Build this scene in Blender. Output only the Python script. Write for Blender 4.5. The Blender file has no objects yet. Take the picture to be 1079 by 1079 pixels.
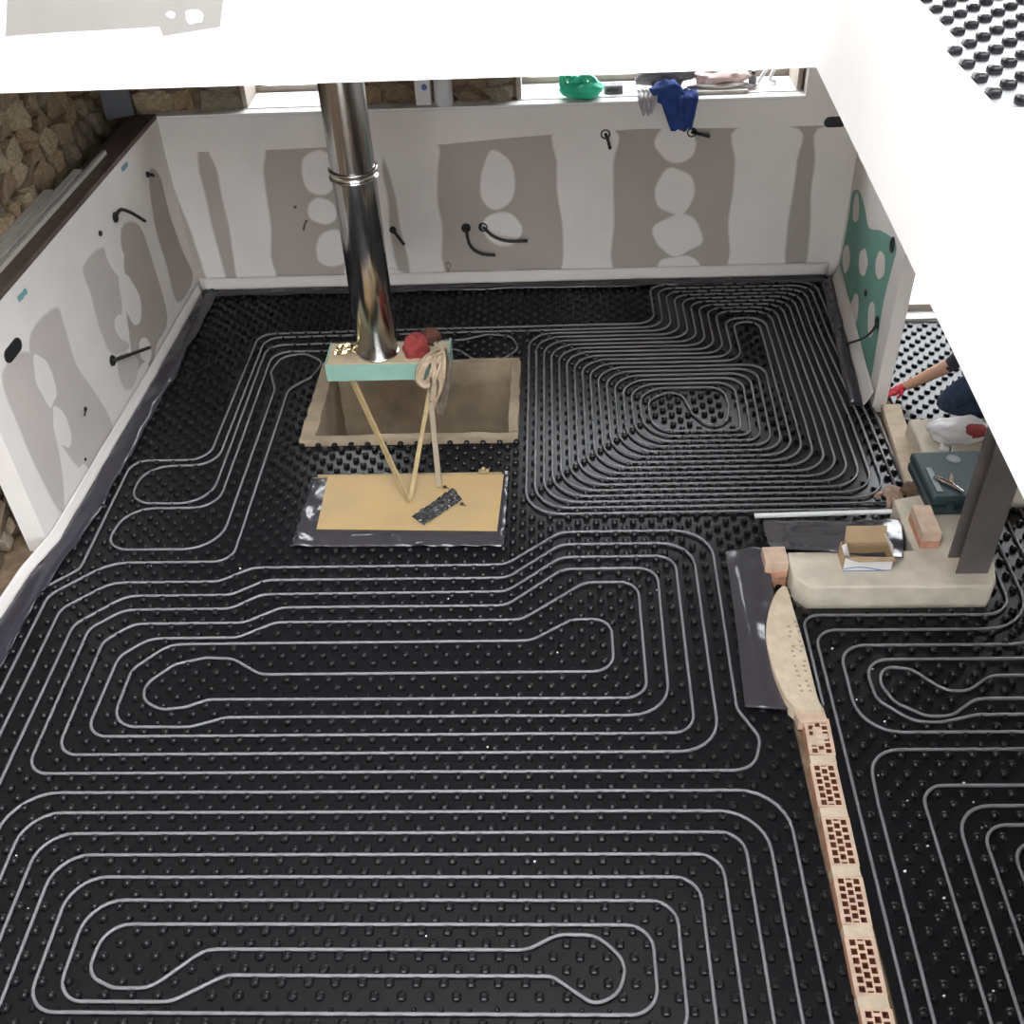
import bpy, bmesh, math, random
from mathutils import Vector, Matrix, noise
random.seed(7)
scene = bpy.context.scene
COL = scene.collection

# ------------------------------------------------------------------ camera
F_PX, PITCH, YAW, ROLL, H = 1124.02, 0.7046477, -0.0570350, -0.0523178, 3.82681
_cy, _sy = math.cos(YAW), math.sin(YAW)
FW = Vector((_sy * math.cos(PITCH), _cy * math.cos(PITCH), -math.sin(PITCH)))
_r0 = Vector((_cy, -_sy, 0)); _u0 = _r0.cross(FW)
RT = _r0 * math.cos(ROLL) + _u0 * math.sin(ROLL)
UP = -_r0 * math.sin(ROLL) + _u0 * math.cos(ROLL)
EYE = Vector((0, 0, H))
cam_d = bpy.data.cameras.new('camera'); cam = bpy.data.objects.new('camera', cam_d); COL.objects.link(cam)
cam_d.sensor_width = 36.0; cam_d.lens = F_PX / 1079.0 * 36.0; cam_d.clip_start = 0.02
cam.matrix_world = Matrix(((RT.x, UP.x, -FW.x, 0), (RT.y, UP.y, -FW.y, 0), (RT.z, UP.z, -FW.z, H), (0, 0, 0, 1)))
scene.camera = cam

# ------------------------------------------------------------------ world, exposure
SKY = 18.0
w = bpy.data.worlds.new('overcast'); scene.world = w; w.use_nodes = True
bg = w.node_tree.nodes['Background']; bg.inputs[0].default_value = (0.93, 0.965, 1.0, 1); bg.inputs[1].default_value = SKY
vs = scene.view_settings
vs.view_transform = 'Standard'; vs.look = 'None'; vs.gamma = 1.0; vs.exposure = -0.7; vs.use_curve_mapping = False

# ------------------------------------------------------------------ pixel helpers (1079 px frame)
def ray(px, py): return FW * F_PX + RT * (px - 539.5) - UP * (py - 539.5)
def g(px, py, z=0.0):
    d = ray(px, py); return EYE + d * ((z - H) / d.z)
def onY(px, py, Y):
    d = ray(px, py); return EYE + d * (Y / d.y)
def onplane(px, py, P0, N):
    d = ray(px, py); return EYE + d * ((P0 - EYE).dot(N) / d.dot(N))

# ------------------------------------------------------------------ materials
MATS = {}
def mat(name, col, rough=0.6, metal=0.0, spec=0.5, var=0.0, vscale=12.0, bump=0.0, bscale=60.0, col2=None, alpha=1.0, trans=0.0, sheen=0.0, detail=4.0, coat=0.0):
    if name in MATS: return MATS[name]
    m = bpy.data.materials.new(name); m.use_nodes = True; MATS[name] = m
    nt = m.node_tree; b = nt.nodes['Principled BSDF']
    b.inputs['Base Color'].default_value = (*col, 1); b.inputs['Roughness'].default_value = rough
    b.inputs['Metallic'].default_value = metal; b.inputs['Specular IOR Level'].default_value = spec
    b.inputs['Alpha'].default_value = alpha; b.inputs['Transmission Weight'].default_value = trans
    b.inputs['Coat Weight'].default_value = coat
    if var or col2 or bump:
        tc = nt.nodes.new('ShaderNodeTexCoord')
        if var or col2:
            n = nt.nodes.new('ShaderNodeTexNoise'); n.inputs['Scale'].default_value = vscale; n.inputs['Detail'].default_value = detail
            nt.links.new(tc.outputs['Object'], n.inputs['Vector'])
            r = nt.nodes.new('ShaderNodeValToRGB'); r.color_ramp.elements[0].position = 0.35; r.color_ramp.elements[1].position = 0.65
            c2 = col2 if col2 else tuple(min(1, c * (1 + var)) for c in col)
            c1 = col if col2 else tuple(c * (1 - var) for c in col)
            r.color_ramp.elements[0].color = (*c1, 1); r.color_ramp.elements[1].color = (*c2, 1)
            nt.links.new(n.outputs['Fac'], r.inputs['Fac']); nt.links.new(r.outputs['Color'], b.inputs['Base Color'])
        if bump:
            n2 = nt.nodes.new('ShaderNodeTexNoise'); n2.inputs['Scale'].default_value = bscale; n2.inputs['Detail'].default_value = 3
            nt.links.new(tc.outputs['Object'], n2.inputs['Vector'])
            bp = nt.nodes.new('ShaderNodeBump'); bp.inputs['Strength'].default_value = bump; bp.inputs['Distance'].default_value = 0.01
            nt.links.new(n2.outputs['Fac'], bp.inputs['Height']); nt.links.new(bp.outputs['Normal'], b.inputs['Normal'])
    return m

M_panel = mat('black moulded plastic', (0.009, 0.009, 0.0105), 0.29, spec=0.28)
M_pipe = mat('grey heating pipe', (0.19, 0.19, 0.20), 0.38, spec=0.5)
M_concrete = mat('raw concrete', (0.58, 0.52, 0.42), 0.9, var=0.10, vscale=9, bump=0.25, bscale=40)
M_filler = mat('white joint filler', (0.76, 0.715, 0.68), 0.75, var=0.03, vscale=3)
M_board = mat('grey plasterboard', (0.42, 0.37, 0.335), 0.85, var=0.03, vscale=2.5)
M_green = mat('green plasterboard', (0.16, 0.35, 0.285), 0.8, var=0.06, vscale=4)
M_plaster = mat('white plasterboard', (0.80, 0.79, 0.78), 0.8, var=0.02, vscale=3)
M_earth = mat('brown earth mortar', (0.17, 0.115, 0.07), 0.95, var=0.3, vscale=14, bump=0.6, bscale=30)
M_stone = [mat('brown stone %d' % i, c, 0.9, var=0.25, vscale=9, bump=0.5, bscale=25) for i, c in enumerate([(0.22, 0.155, 0.095), (0.28, 0.20, 0.12), (0.17, 0.12, 0.08), (0.32, 0.25, 0.16), (0.20, 0.17, 0.12)])]
M_darkwood = mat('dark brown wood', (0.085, 0.062, 0.05), 0.6, var=0.2, vscale=8)
M_film = mat('grey edge film', (0.036, 0.033, 0.044), 0.18, spec=0.6, bump=0.45, bscale=14)
M_foam = mat('pale edge foam', (0.66, 0.62, 0.59), 0.6)
M_plastic = mat('dark grey plastic sheeting', (0.05, 0.046, 0.054), 0.17, spec=0.6, bump=0.5, bscale=6)
M_steel = mat('stainless steel flue', (0.45, 0.44, 0.43), 0.17, metal=1.0)
M_ring = mat('bright steel ring', (0.80, 0.79, 0.78), 0.2, metal=1.0)
M_mint = mat('mint green foam', (0.23, 0.40, 0.335), 0.7, var=0.05)
M_cream = mat('cream board', (0.50, 0.40, 0.27), 0.85, var=0.1)
M_foil = mat('gold foil', (0.85, 0.72, 0.42), 0.2, metal=0.9)
M_rag = mat('beige cotton rag', (0.42, 0.33, 0.23), 0.95, var=0.15, vscale=30)
M_red = mat('red cloth', (0.27, 0.04, 0.038), 0.9, var=0.15, vscale=20)
M_rust = mat('reddish brown cloth', (0.10, 0.035, 0.025), 0.9, var=0.2, vscale=20)
M_lath = mat('yellow pine lath', (0.36, 0.27, 0.135), 0.7, var=0.12, vscale=20)
M_ply = mat('yellow shuttering board', (0.48, 0.32, 0.14), 0.5, col2=(0.42, 0.295, 0.15), vscale=3.5)
M_tape = mat('silver black tape', (0.10, 0.10, 0.105), 0.2, metal=0.7, bump=0.8, bscale=30)
M_brick = mat('terracotta brick', (0.50, 0.25, 0.16), 0.9, var=0.12, vscale=15)
M_bricktop = mat('mortar smeared brick', (0.55, 0.40, 0.30), 0.9, var=0.12, vscale=18)
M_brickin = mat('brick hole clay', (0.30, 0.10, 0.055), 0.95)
M_mortar = mat('sand mortar', (0.56, 0.46, 0.34), 0.95, var=0.1, vscale=20, bump=0.3, bscale=70)
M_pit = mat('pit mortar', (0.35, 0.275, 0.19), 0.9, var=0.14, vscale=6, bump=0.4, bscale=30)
M_black = mat('black plastic', (0.012, 0.012, 0.013), 0.5)
M_carton = mat('brown cardboard', (0.44, 0.31, 0.18), 0.85, var=0.05)
M_cartonwhite = mat('white printed cardboard', (0.72, 0.71, 0.70), 0.6)
M_blueprint = mat('blue print', (0.10, 0.16, 0.38), 0.6)
M_iron = mat('dark primed steel', (0.11, 0.095, 0.09), 0.5, var=0.15, vscale=6)
M_case = mat('dark teal case plastic', (0.022, 0.042, 0.046), 0.4)
M_case2 = mat('teal case lighter plastic', (0.022, 0.044, 0.05), 0.6, spec=0.3)
M_silver = mat('bright tool steel', (0.75, 0.75, 0.76), 0.25, metal=1.0)
M_white = mat('white plastic', (0.82, 0.82, 0.82), 0.4)
M_whitefilm = mat('translucent white bag', (0.80, 0.79, 0.79), 0.4, alpha=0.85)
M_greenbag = mat('green plastic bag', (0.04, 0.56, 0.33), 0.35)
M_blue = mat('blue work cloth', (0.018, 0.05, 0.20), 0.9, var=0.2, vscale=15)
M_grey = mat('grey work cloth', (0.20, 0.19, 0.20), 0.9, var=0.2, vscale=15)
M_jeans = mat('dark denim', (0.028, 0.05, 0.095), 0.9, var=0.25, vscale=30)
M_shirt = mat('dark grey shirt', (0.035, 0.035, 0.045), 0.9)
M_skin = mat('skin', (0.52, 0.30, 0.20), 0.55)
M_hair = mat('dark hair', (0.03, 0.022, 0.016), 0.7)
M_glove = mat('red work glove', (0.50, 0.02, 0.035), 0.6)
M_frame = mat('grey brown window frame', (0.30, 0.26, 0.22), 0.6, var=0.1)
M_glass = mat('window glass', (1, 1, 1), 0.02, trans=1.0, spec=0.5)
M_brownrag = mat('brown leather glove', (0.33, 0.22, 0.16), 0.85, var=0.2, vscale=25)
M_batten = mat('pale grey batten', (0.42, 0.40, 0.36), 0.6, var=0.08)
M_bluegrey = mat('blue grey board', (0.10, 0.105, 0.115), 0.7)
M_terrace = mat('pale terrace concrete', (0.6, 0.59, 0.57), 0.9)
M_turq = mat('turquoise tape', (0.16, 0.36, 0.38), 0.6)

# ------------------------------------------------------------------ mesh helpers
class MB:
    def __init__(s): s.v = []; s.f = []; s.mi = []
    def add(s, vs, fs, mi=0):
        o = len(s.v); s.v += [tuple(v) for v in vs]; s.f += [tuple(i + o for i in f) for f in fs]; s.mi += [mi] * len(fs); return s
    def box(s, x0, x1, y0, y1, z0, z1, mi=0):
        return s.add([(x0, y0, z0), (x1, y0, z0), (x1, y1, z0), (x0, y1, z0), (x0, y0, z1), (x1, y0, z1), (x1, y1, z1), (x0, y1, z1)],
                     [(0, 3, 2, 1), (4, 5, 6, 7), (0, 1, 5, 4), (1, 2, 6, 5), (2, 3, 7, 6), (3, 0, 4, 7)], mi)
    def obox(s, c, ax, ay, az, hx, hy, hz, mi=0):
        vs = [c + ax * (a * hx) + ay * (b * hy) + az * (d * hz) for d in (-1, 1) for a, b in ((-1, -1), (1, -1), (1, 1), (-1, 1))]
        return s.add(vs, [(0, 3, 2, 1), (4, 5, 6, 7), (0, 1, 5, 4), (1, 2, 6, 5), (2, 3, 7, 6), (3, 0, 4, 7)], mi)
    def prism(s, poly, z0, z1, mi=0):
        n = len(poly)
        a = sum(poly[i][0] * poly[(i + 1) % n][1] - poly[(i + 1) % n][0] * poly[i][1] for i in range(n))
        if a < 0: poly = poly[::-1]
        vs = [(p[0], p[1], z0) for p in poly] + [(p[0], p[1], z1) for p in poly]
        fs = [tuple(range(n))[::-1], tuple(range(n, 2 * n))] + [(i, (i + 1) % n, (i + 1) % n + n, i + n) for i in range(n)]
        return s.add(vs, fs, mi)
    def slab(s, pts, nrm, th, mi=0):
        # planar polygon (3D points) extruded by th along nrm
        n = len(pts); nn = Vector((0, 0, 0))
        for i in range(n): nn += Vector(pts[i]).cross(Vector(pts[(i + 1) % n]))
        if nn.dot(nrm) < 0: pts = pts[::-1]
        vs = [Vector(p) for p in pts] + [Vector(p) + nrm * th for p in pts]
        return s.add(vs, [tuple(range(n))[::-1], tuple(range(n, 2 * n))] + [(i, (i + 1) % n, (i + 1) % n + n, i + n) for i in range(n)], mi)
    def tube(s, pts, r, n=8, mi=0, cap=True):
        pts = [Vector(p) for p in pts]; rs = r if isinstance(r, (list, tuple)) else [r] * len(pts)
        t0 = (pts[1] - pts[0]).normalized(); ref = Vector((0, 0, 1)) if abs(t0.z) < 0.9 else Vector((1, 0, 0))
        u = (ref - t0 * ref.dot(t0)).normalized(); vs = []; L = len(pts)
        for i, p in enumerate(pts):
            t = ((pts[min(i + 1, L - 1)] - pts[max(i - 1, 0)])).normalized()
            u = (u - t * u.dot(t)).normalized(); b = t.cross(u)
            for k in range(n):
                a = 2 * math.pi * k / n; vs.append(p + (u * math.cos(a) + b * math.sin(a)) * rs[i])
        fs = [(i * n + k, i * n + (k + 1) % n, (i + 1) * n + (k + 1) % n, (i + 1) * n + k) for i in range(L - 1) for k in range(n)]
        if cap: fs += [tuple(range(n))[::-1], tuple(range((L - 1) * n, L * n))]
        return s.add(vs, fs, mi)
    def lathe(s, prof, c, n=32, mi=0):
        vs = []; L = len(prof)
        for r, z in prof:
            for k in range(n):
                a = 2 * math.pi * k / n; vs.append((c[0] + r * math.cos(a), c[1] + r * math.sin(a), c[2] + z))
        fs = [(i * n + k, i * n + (k + 1) % n, (i + 1) * n + (k + 1) % n, (i + 1) * n + k) for i in range(L - 1) for k in range(n)]
        return s.add(vs, fs, mi)
    def grid(s, fn, nu, nv, mi=0):
        vs = [fn(i / nu, j / nv) for j in range(nv + 1) for i in range(nu + 1)]; W = nu + 1
        return s.add(vs, [(j * W + i, j * W + i + 1, (j + 1) * W + i + 1, (j + 1) * W + i) for j in range(nv) for i in range(nu)], mi)
    def build(s, name, m, parent=None, smooth=False):
        me = bpy.data.meshes.new(name); me.from_pydata(s.v, [], s.f)
        for mm in (m if isinstance(m, (list, tuple)) else [m]): me.materials.append(mm)
        if any(s.mi): me.polygons.foreach_set('material_index', s.mi)
        if smooth: me.polygons.foreach_set('use_smooth', [True] * len(me.polygons))
        me.update(); o = bpy.data.objects.new(name, me); COL.objects.link(o)
        if parent: o.parent = parent
        return o
def tag(o, label=None, cat=None, group=None, kind=None):
    if label: o['label'] = label
    if cat: o['category'] = cat
    if group: o['group'] = group
    if kind: o['kind'] = kind
    return o
def thing(name, loc, label, cat, group=None):
    o = bpy.data.objects.new(name, None); COL.objects.link(o); o.location = loc; o.empty_display_size = 0.1
    return tag(o, label, cat, group)
def under(o, root):
    # parent a mesh whose vertices are in world space below an empty
    o.parent = root; o.matrix_parent_inverse = Matrix.Translation(-root.location); return o
def recalc(o):
    bm = bmesh.new(); bm.from_mesh(o.data); bmesh.ops.recalc_face_normals(bm, faces=bm.faces); bm.to_mesh(o.data); bm.free(); return o
def bevel(o, wdt=0.005, seg=2):
    md = o.modifiers.new('bevel', 'BEVEL'); md.width = wdt; md.segments = seg; md.limit_method = 'ANGLE'; return o
def solid(o, th=0.003):
    md = o.modifiers.new('solid', 'SOLIDIFY'); md.thickness = th; md.offset = 0; return o
def smooth_closed(pts, n=4):
    out = []; L = len(pts)
    for i in range(L):
        p0, p1, p2, p3 = (Vector(pts[(i + k) % L]) for k in (-1, 0, 1, 2))
        for k in range(n):
            t = k / n
            out.append(0.5 * ((2 * p1) + (p2 - p0) * t + (2 * p0 - 5 * p1 + 4 * p2 - p3) * t * t + (3 * p1 - p0 - 3 * p2 + p3) * t ** 3))
    return out
def smooth_open(pts, n=5):
    pts = [Vector(p) for p in pts]; out = []; L = len(pts)
    for i in range(L - 1):
        p0, p1, p2, p3 = pts[max(i - 1, 0)], pts[i], pts[i + 1], pts[min(i + 2, L - 1)]
        for k in range(n):
            t = k / n
            out.append(0.5 * ((2 * p1) + (p2 - p0) * t + (2 * p0 - 5 * p1 + 4 * p2 - p3) * t * t + (3 * p1 - p0 - 3 * p2 + p3) * t ** 3))
    out.append(pts[-1]); return out
def blob(name, c, size, amp, scale, seed, m, parent=None, sub=4, flat=None):
    bm = bmesh.new(); bmesh.ops.create_icosphere(bm, subdivisions=sub, radius=1.0)
    off = Vector((seed * 3.1, seed * 1.7, seed * 0.9))
    for v in bm.verts:
        d = v.co.normalized(); k = 1 + amp * (noise.noise(d * scale + off)) + amp * 0.6 * abs(noise.noise(d * scale * 2.3 + off))
        q = Vector((d.x * size[0], d.y * size[1], d.z * size[2])) * k
        if flat is not None: q.z = max(q.z, flat)
        v.co = q + Vector(c)
    me = bpy.data.meshes.new(name); bm.to_mesh(me); bm.free(); me.materials.append(m)
    me.polygons.foreach_set('use_smooth', [True] * len(me.polygons))
    o = bpy.data.objects.new(name, me); COL.objects.link(o)
    if parent: under(o, parent)
    return o

# ================================================================== STRUCTURE
ZP = -0.012            # top of the panel base; pipes run at z = 0
PIT = (-1.555, -0.235, 5.15, 6.03)
# ---- base floor with a hole for the pit
m = MB()
for (x0, x1, y0, y1) in ((-3.5, PIT[0], -3.2, 7.7), (PIT[1], 5.2, -3.2, 7.7), (PIT[0], PIT[1], -3.2, PIT[2]), (PIT[0], PIT[1], PIT[3], 7.7)):
    m.box(x0, x1, y0, y1, -0.25, -0.035)
floor = tag(m.build('floor', M_earth), 'bare ground under the black heating panels', kind='structure')

# ---- pipes first, as 2D paths, so that nodules can make room for them
def fillet(pts, dr=0.12):
    P = [Vector((p[0], p[1])) for p in pts]; R = [(p[2] if len(p) > 2 else dr) for p in pts]
    out = [P[0]]
    for i in range(1, len(P) - 1):
        a, b, c = P[i - 1], P[i], P[i + 1]; d1 = (a - b); d2 = (c - b); l1, l2 = d1.length, d2.length; d1 /= l1; d2 /= l2
        cosang = max(-1, min(1, d1.dot(d2))); ang = math.acos(cosang); turn = math.pi - ang
        if turn < 0.03: out.append(b); continue
        t = min(R[i] * math.tan(turn / 2), 0.48 * l1, 0.48 * l2); r = t / math.tan(turn / 2)
        bis = (d1 + d2).normalized(); ctr = b + bis * (r / math.cos(turn / 2)) if False else b + bis * math.hypot(r, t)
        s = b + d1 * t; e = b + d2 * t; n = max(3, int(turn / 0.2))
        a0 = math.atan2(s.y - ctr.y, s.x - ctr.x); a1 = math.atan2(e.y - ctr.y, e.x - ctr.x); da = a1 - a0
        while da > math.pi: da -= 2 * math.pi
        while da < -math.pi: da += 2 * math.pi
        for k in range(n + 1): out.append(ctr + Vector((math.cos(a0 + da * k / n), math.sin(a0 + da * k / n))) * r)
    out.append(P[-1]); return out
PIPES = []
pA = [(.93, .9), (.93, 2.67, .2), (-2.37, 2.67, .2), (-2.37, 1.33), (.73, 1.33), (.73, 2.47, .1), (-2.17, 2.47, .14), (-2.17, 1.53), (.53, 1.53), (.53, 2.27, .1), (-1.97, 2.27, .14),
      (-1.97, 1.73, .11), (.33, 1.73, .1), (.33, 2.07, .1), (-1.77, 2.07, .16), (-1.785, 1.87, .1), (-1.67, 1.82, .1), (-1.53, 1.82), (-1.36, 1.97), (-.14, 1.97), (-.03, 2.03), (.12, 2.03), (.23, 1.92, .1), (.19, 1.80, .1),
      (.10, 1.765, .07), (-.05, 1.87, .08), (-1.26, 1.87), (-1.44, 1.77), (-1.87, 1.77, .1), (-1.87, 2.17, .14), (.43, 2.17, .1), (.43, 1.63), (-2.07, 1.63), (-2.07, 2.37, .14), (.63, 2.37, .1), (.63, 1.43), (-2.27, 1.43), (-2.27, 2.57, .15), (.83, 2.57, .19), (.83, .9)]
PIPES.append((pA, 'grey heating pipe coiled in the nearest long spiral before the brick row', 'spiral'))
pB = [(-2.56, .9), (-2.555, 3.78, .1), (-2.35, 3.97, .16), (-1.78, 3.97), (-1.62, 4.07), (-.28, 4.07), (.01, 4.32), (.81, 4.32, .2), (.79, 3.1), (.87, 2.94, .1), (.82, 2.77, .12), (-2.36, 2.77, .1), (-2.36, 3.64, .08), (-2.22, 3.77, .14),
      (-1.67, 3.77), (-1.53, 3.87), (-.27, 3.87), (.01, 4.12), (.605, 4.12, .1), (.59, 2.97, .1), (-2.16, 2.97, .1), (-2.15, 3.45, .1), (-2.03, 3.57, .14), (-1.59, 3.57), (-1.42, 3.67), (-.19, 3.67), (.13, 3.93), (.40, 3.93, .1), (.395, 3.17, .1), (-1.64, 3.18), (-1.74, 3.135),
      (-1.85, 3.12, .1), (-1.955, 3.18, .1), (-1.965, 3.28, .1), (-1.86, 3.40, .1), (-1.72, 3.44), (-1.58, 3.43), (-1.43, 3.33), (.25, 3.33, .1), (.25, 3.67, .11), (.06, 3.67), (-.14, 3.53), (-1.92, 3.53, .15), (-2.06, 3.37, .1), (-2.06, 3.025, .12), (-1.69, 3.02), (-1.53, 3.075), (.49, 3.07, .18),
      (.505, 4.03, .1), (.02, 4.03), (-.27, 3.77), (-1.41, 3.775), (-1.58, 3.67), (-2.14, 3.67, .12), (-2.26, 3.55, .08), (-2.26, 2.87, .1), (.69, 2.87, .18), (.705, 4.22, .17), (.01, 4.22), (-.27, 3.97), (-1.53, 3.975), (-1.69, 3.87), (-2.24, 3.87, .14), (-2.45, 3.67, .1), (-2.46, .9)]
PIPES.append((pB, 'grey heating pipe coiled in the middle spiral between board and nearest coil', 'spiral'))
xl = lambda j: .69 + .053 * j
tp = lambda j: 7.02 - .05 * j - (.045 if j >= 9 else 0)
ar = lambda j: 6.485 - .05 * j
xt = lambda j: 1.885 - .049 * j
xb = lambda j: 1.935 - .055 * j
yb = lambda k: 4.47 + .05 * k
pa = [(xb(0), 4.66), (xb(0), 5.3), (xt(0), 6.3), (xt(0), tp(0), .13), (xl(0), tp(0), .1), (xl(0), ar(0), .13), (-.3, 6.48), (-2.075, 6.46, .11), (-2.09, 5.02, .13), (-2.55, 5.02, .1), (-2.555, 4.08, .08), (-2.72, 3.92, .1), (-2.72, .9)]
PIPES.append((pa, 'outermost grey heating pipe running beside the left drywall', 'pipe'))
pb = [(xb(1), 4.66), (xb(1), 5.3), (xt(1), 6.3), (xt(1), tp(1), .13), (xl(1), tp(1), .1), (xl(1), ar(1), .13), (-.3, 6.425), (-2.02, 6.41, .11), (-2.03, 4.97, .14), (-2.455, 4.96, .16), (-2.46, 4.62, .14), (-1.985, 4.61, .18), (-1.985, 6.31, .12), (-.64, 6.32), (-.47, 6.39, .1), (-.30, 6.36, .1), (-.25, 6.19, .1), (-.35, 6.065, .1), (-.55, 6.065, .1), (-.66, 6.2, .1), (-.75, 6.215),
      (-1.93, 6.22, .12), (-1.93, 4.575, .14), (-2.45, 4.57, .17), (-2.475, 4.23, .12), (-1.84, 4.22, .2), (-1.83, 5.76), (-1.90, 5.97, .1), (-1.86, 6.16, .1), (-1.70, 6.19, .1), (-1.565, 6.08, .08), (-1.61, 5.9), (-1.74, 5.76), (-1.745, 4.12, .1), (-2.40, 4.125, .25), (-2.655, 3.88, .1), (-2.66, .9)]
PIPES.append((pb, 'grey heating pipe looping around the square pit and the flue block', 'pipe'))
def arm(ks):
    out = []
    for k in ks:
        j = k + 2; out += [(-.18 + .05 * k, yb(k), .2), (-.18 + .05 * k, ar(j), .17)]
        if k == 14: break
        if j <= 10: out += [(xl(j), ar(j), .13), (xl(j), tp(j), .1), (xt(j), tp(j), .13), (xt(j), 6.3), (xb(j), 5.3)]
        else: out += [(xb(j) + .02, ar(j), .12), (xb(j), 5.3)]
        out += [(xb(j) - .01, yb(j), .18)]
    return out
even = [(1.80, 4.475)] + arm(range(0, 15, 2)); odd = [(1.82, 4.525)] + arm(range(1, 15, 2))
ctr = [(.57, 5.22, .15), (.57, 5.55, .12), (.70, 5.64, .1), (.79, 5.60, .08), (.83, 5.40, .1), (.91, 5.27, .1), (1.03, 5.29, .1), (1.065, 5.48), (1.05, 5.685, .12)]
pC = odd + ctr + even[::-1]
PIPES.append((pC, 'dense grey heating pipe spiral with narrow spacing in the far right corner', 'spiral'))
for pts, lab in [
    ([(1.178, 3.12), (1.185, 3.68, .08), (2.2, 3.67, .14), (2.225, 4.44)], 'grey heating pipe hugging the front of the concrete step'),
    ([(1.19, .9), (1.22, 2.9), (1.225, 3.58, .1), (2.285, 3.575, .25), (2.29, 4.46)], 'grey heating pipe running along the brick row then around the step'),
    ([(2.39, 4.46), (2.39, 3.475, .28), (1.32, 3.478, .12), (1.31, 2.965, .18), (3.1, 2.965)], 'third grey pipe out from the concrete step, with one wide bend'),
    ([(2.49, 4.46), (2.49, 3.385, .28), (1.415, 3.39, .12), (1.42, 3.15, .1), (1.56, 3.02, .15), (1.68, 3.02), (1.84, 3.06), (3.1, 3.06)], 'grey pipe wrapped directly around the hairpin loop below the step'),
    ([(3.1, 3.285), (1.97, 3.285), (1.84, 3.195), (1.74, 3.195), (1.62, 3.33, .1), (1.50, 3.345, .1), (1.455, 3.25, .1), (1.50, 3.13, .1), (1.62, 3.05, .12), (1.73, 3.055), (1.86, 3.15), (3.1, 3.15)], 'teardrop shaped hairpin end of a grey pipe below the step'),
    ([(3.1, 2.87), (1.32, 2.875, .15), (1.30, 2.6), (1.27, .9)], 'outermost corner pipe of the coil right of the brick row'),
    ([(3.1, 2.685), (1.49, 2.69, .1), (1.47, .9)], 'second corner pipe in from the brick row'),
    ([(3.1, 2.59), (1.60, 2.59, .15), (1.57, .9)], 'third corner pipe in from the brick row'),
    ([(3.1, 2.5), (1.685, 2.5, .1), (1.66, .9)], 'fourth corner pipe in from the brick row'),
    ([(3.1, 2.42), (1.775, 2.42, .1), (1.76, .9)], 'innermost corner pipe at the right edge of the photo')]:
    PIPES.append((pts, lab, 'pipe'))
occ = {}
def mark(x, y): occ.setdefault((int(math.floor(x / .05)), int(math.floor(y / .05))), []).append((x, y))
PATHS = []
for i, (pts, lab, cat) in enumerate(PIPES):
    pl = fillet(pts); res = [pl[0]]
    for q in pl[1:]:
        d = (q - res[-1]).length; n = max(1, int(d / 0.30))
        a = res[-1]
        for k in range(1, n + 1): res.append(a.lerp(q, k / n))
        k = max(1, int(d / .012))
        for j in range(k + 1): mark(*(a.lerp(q, j / k)))
    PATHS.append((res, lab))

# ---- nodule panels
def pipe_dist(x, y):
    cx, cy = int(math.floor(x / .05)), int(math.floor(y / .05)); best = 1.0
    for i in (-1, 0, 1):
        for j in (-1, 0, 1):
            for (a, b) in occ.get((cx + i, cy + j), ()):
                d = (a - x) ** 2 + (b - y) ** 2
                if d < best: best = d
    return math.sqrt(best)
# nodule outline: a square with clipped corners, so that pipes pass along its flat sides
OCT = [(1, -.5), (1, .5), (.5, 1), (-.5, 1), (-1, .5), (-1, -.5), (-.5, -1), (.5, -1)]
def panel(x0, x1, y0, y1, z, parent, check=True, hs=1.0):
    m = MB(); e = .0004
    m.box(x0 + e, x1 - e, y0 + e, y1 - e, z - .018, z)
    i0 = int(math.floor((x0 - .055) / .05)); i1 = int(math.ceil((x1 - .055) / .05)); j0 = int(math.floor((y0 - .045) / .05)); j1 = int(math.ceil((y1 - .045) / .05))
    for i in range(i0, i1 + 1):
        for j in range(j0, j1 + 1):
            if (i + j) % 2: continue
            x = .055 + .05 * i; y = .045 + .05 * j
            if not (x0 + .004 < x <= x1 + .004 and y0 + .004 < y <= y1 + .004): continue
            k_ = 1.0
            if check:
                k_ = min(1.0, (pipe_dist(x, y) - .0078) / .0172)
                if k_ < .38: continue
            vs = []
            for r, h in ((.0172 * k_, 0), (.0168 * k_, .017), (.0125 * k_, .0225), (.0065 * k_, .0265)):
                vs += [(x + a * r, y + b * r, z + h * hs) for a, b in OCT]
            fs = [(k + q, (k + 1) % 8 + q, (k + 1) % 8 + 8 + q, k + 8 + q) for q in (0, 8, 16) for k in range(8)] + [tuple(range(24, 32))]
            m.add(vs, fs)
    return m.build('insulation_panel', M_panel, parent)
def tiles(x0, x1, y0, y1, z, parent, check=True, tx=1.2, ty=0.8, hs=1.0):
    nx = max(1, round((x1 - x0) / tx)); ny = max(1, round((y1 - y0) / ty))
    for i in range(nx):
        for j in range(ny):
            panel(x0 + (x1 - x0) * i / nx, x0 + (x1 - x0) * (i + 1) / nx, y0 + (y1 - y0) * j / ny, y0 + (y1 - y0) * (j + 1) / ny, z, parent, check, hs)
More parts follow.
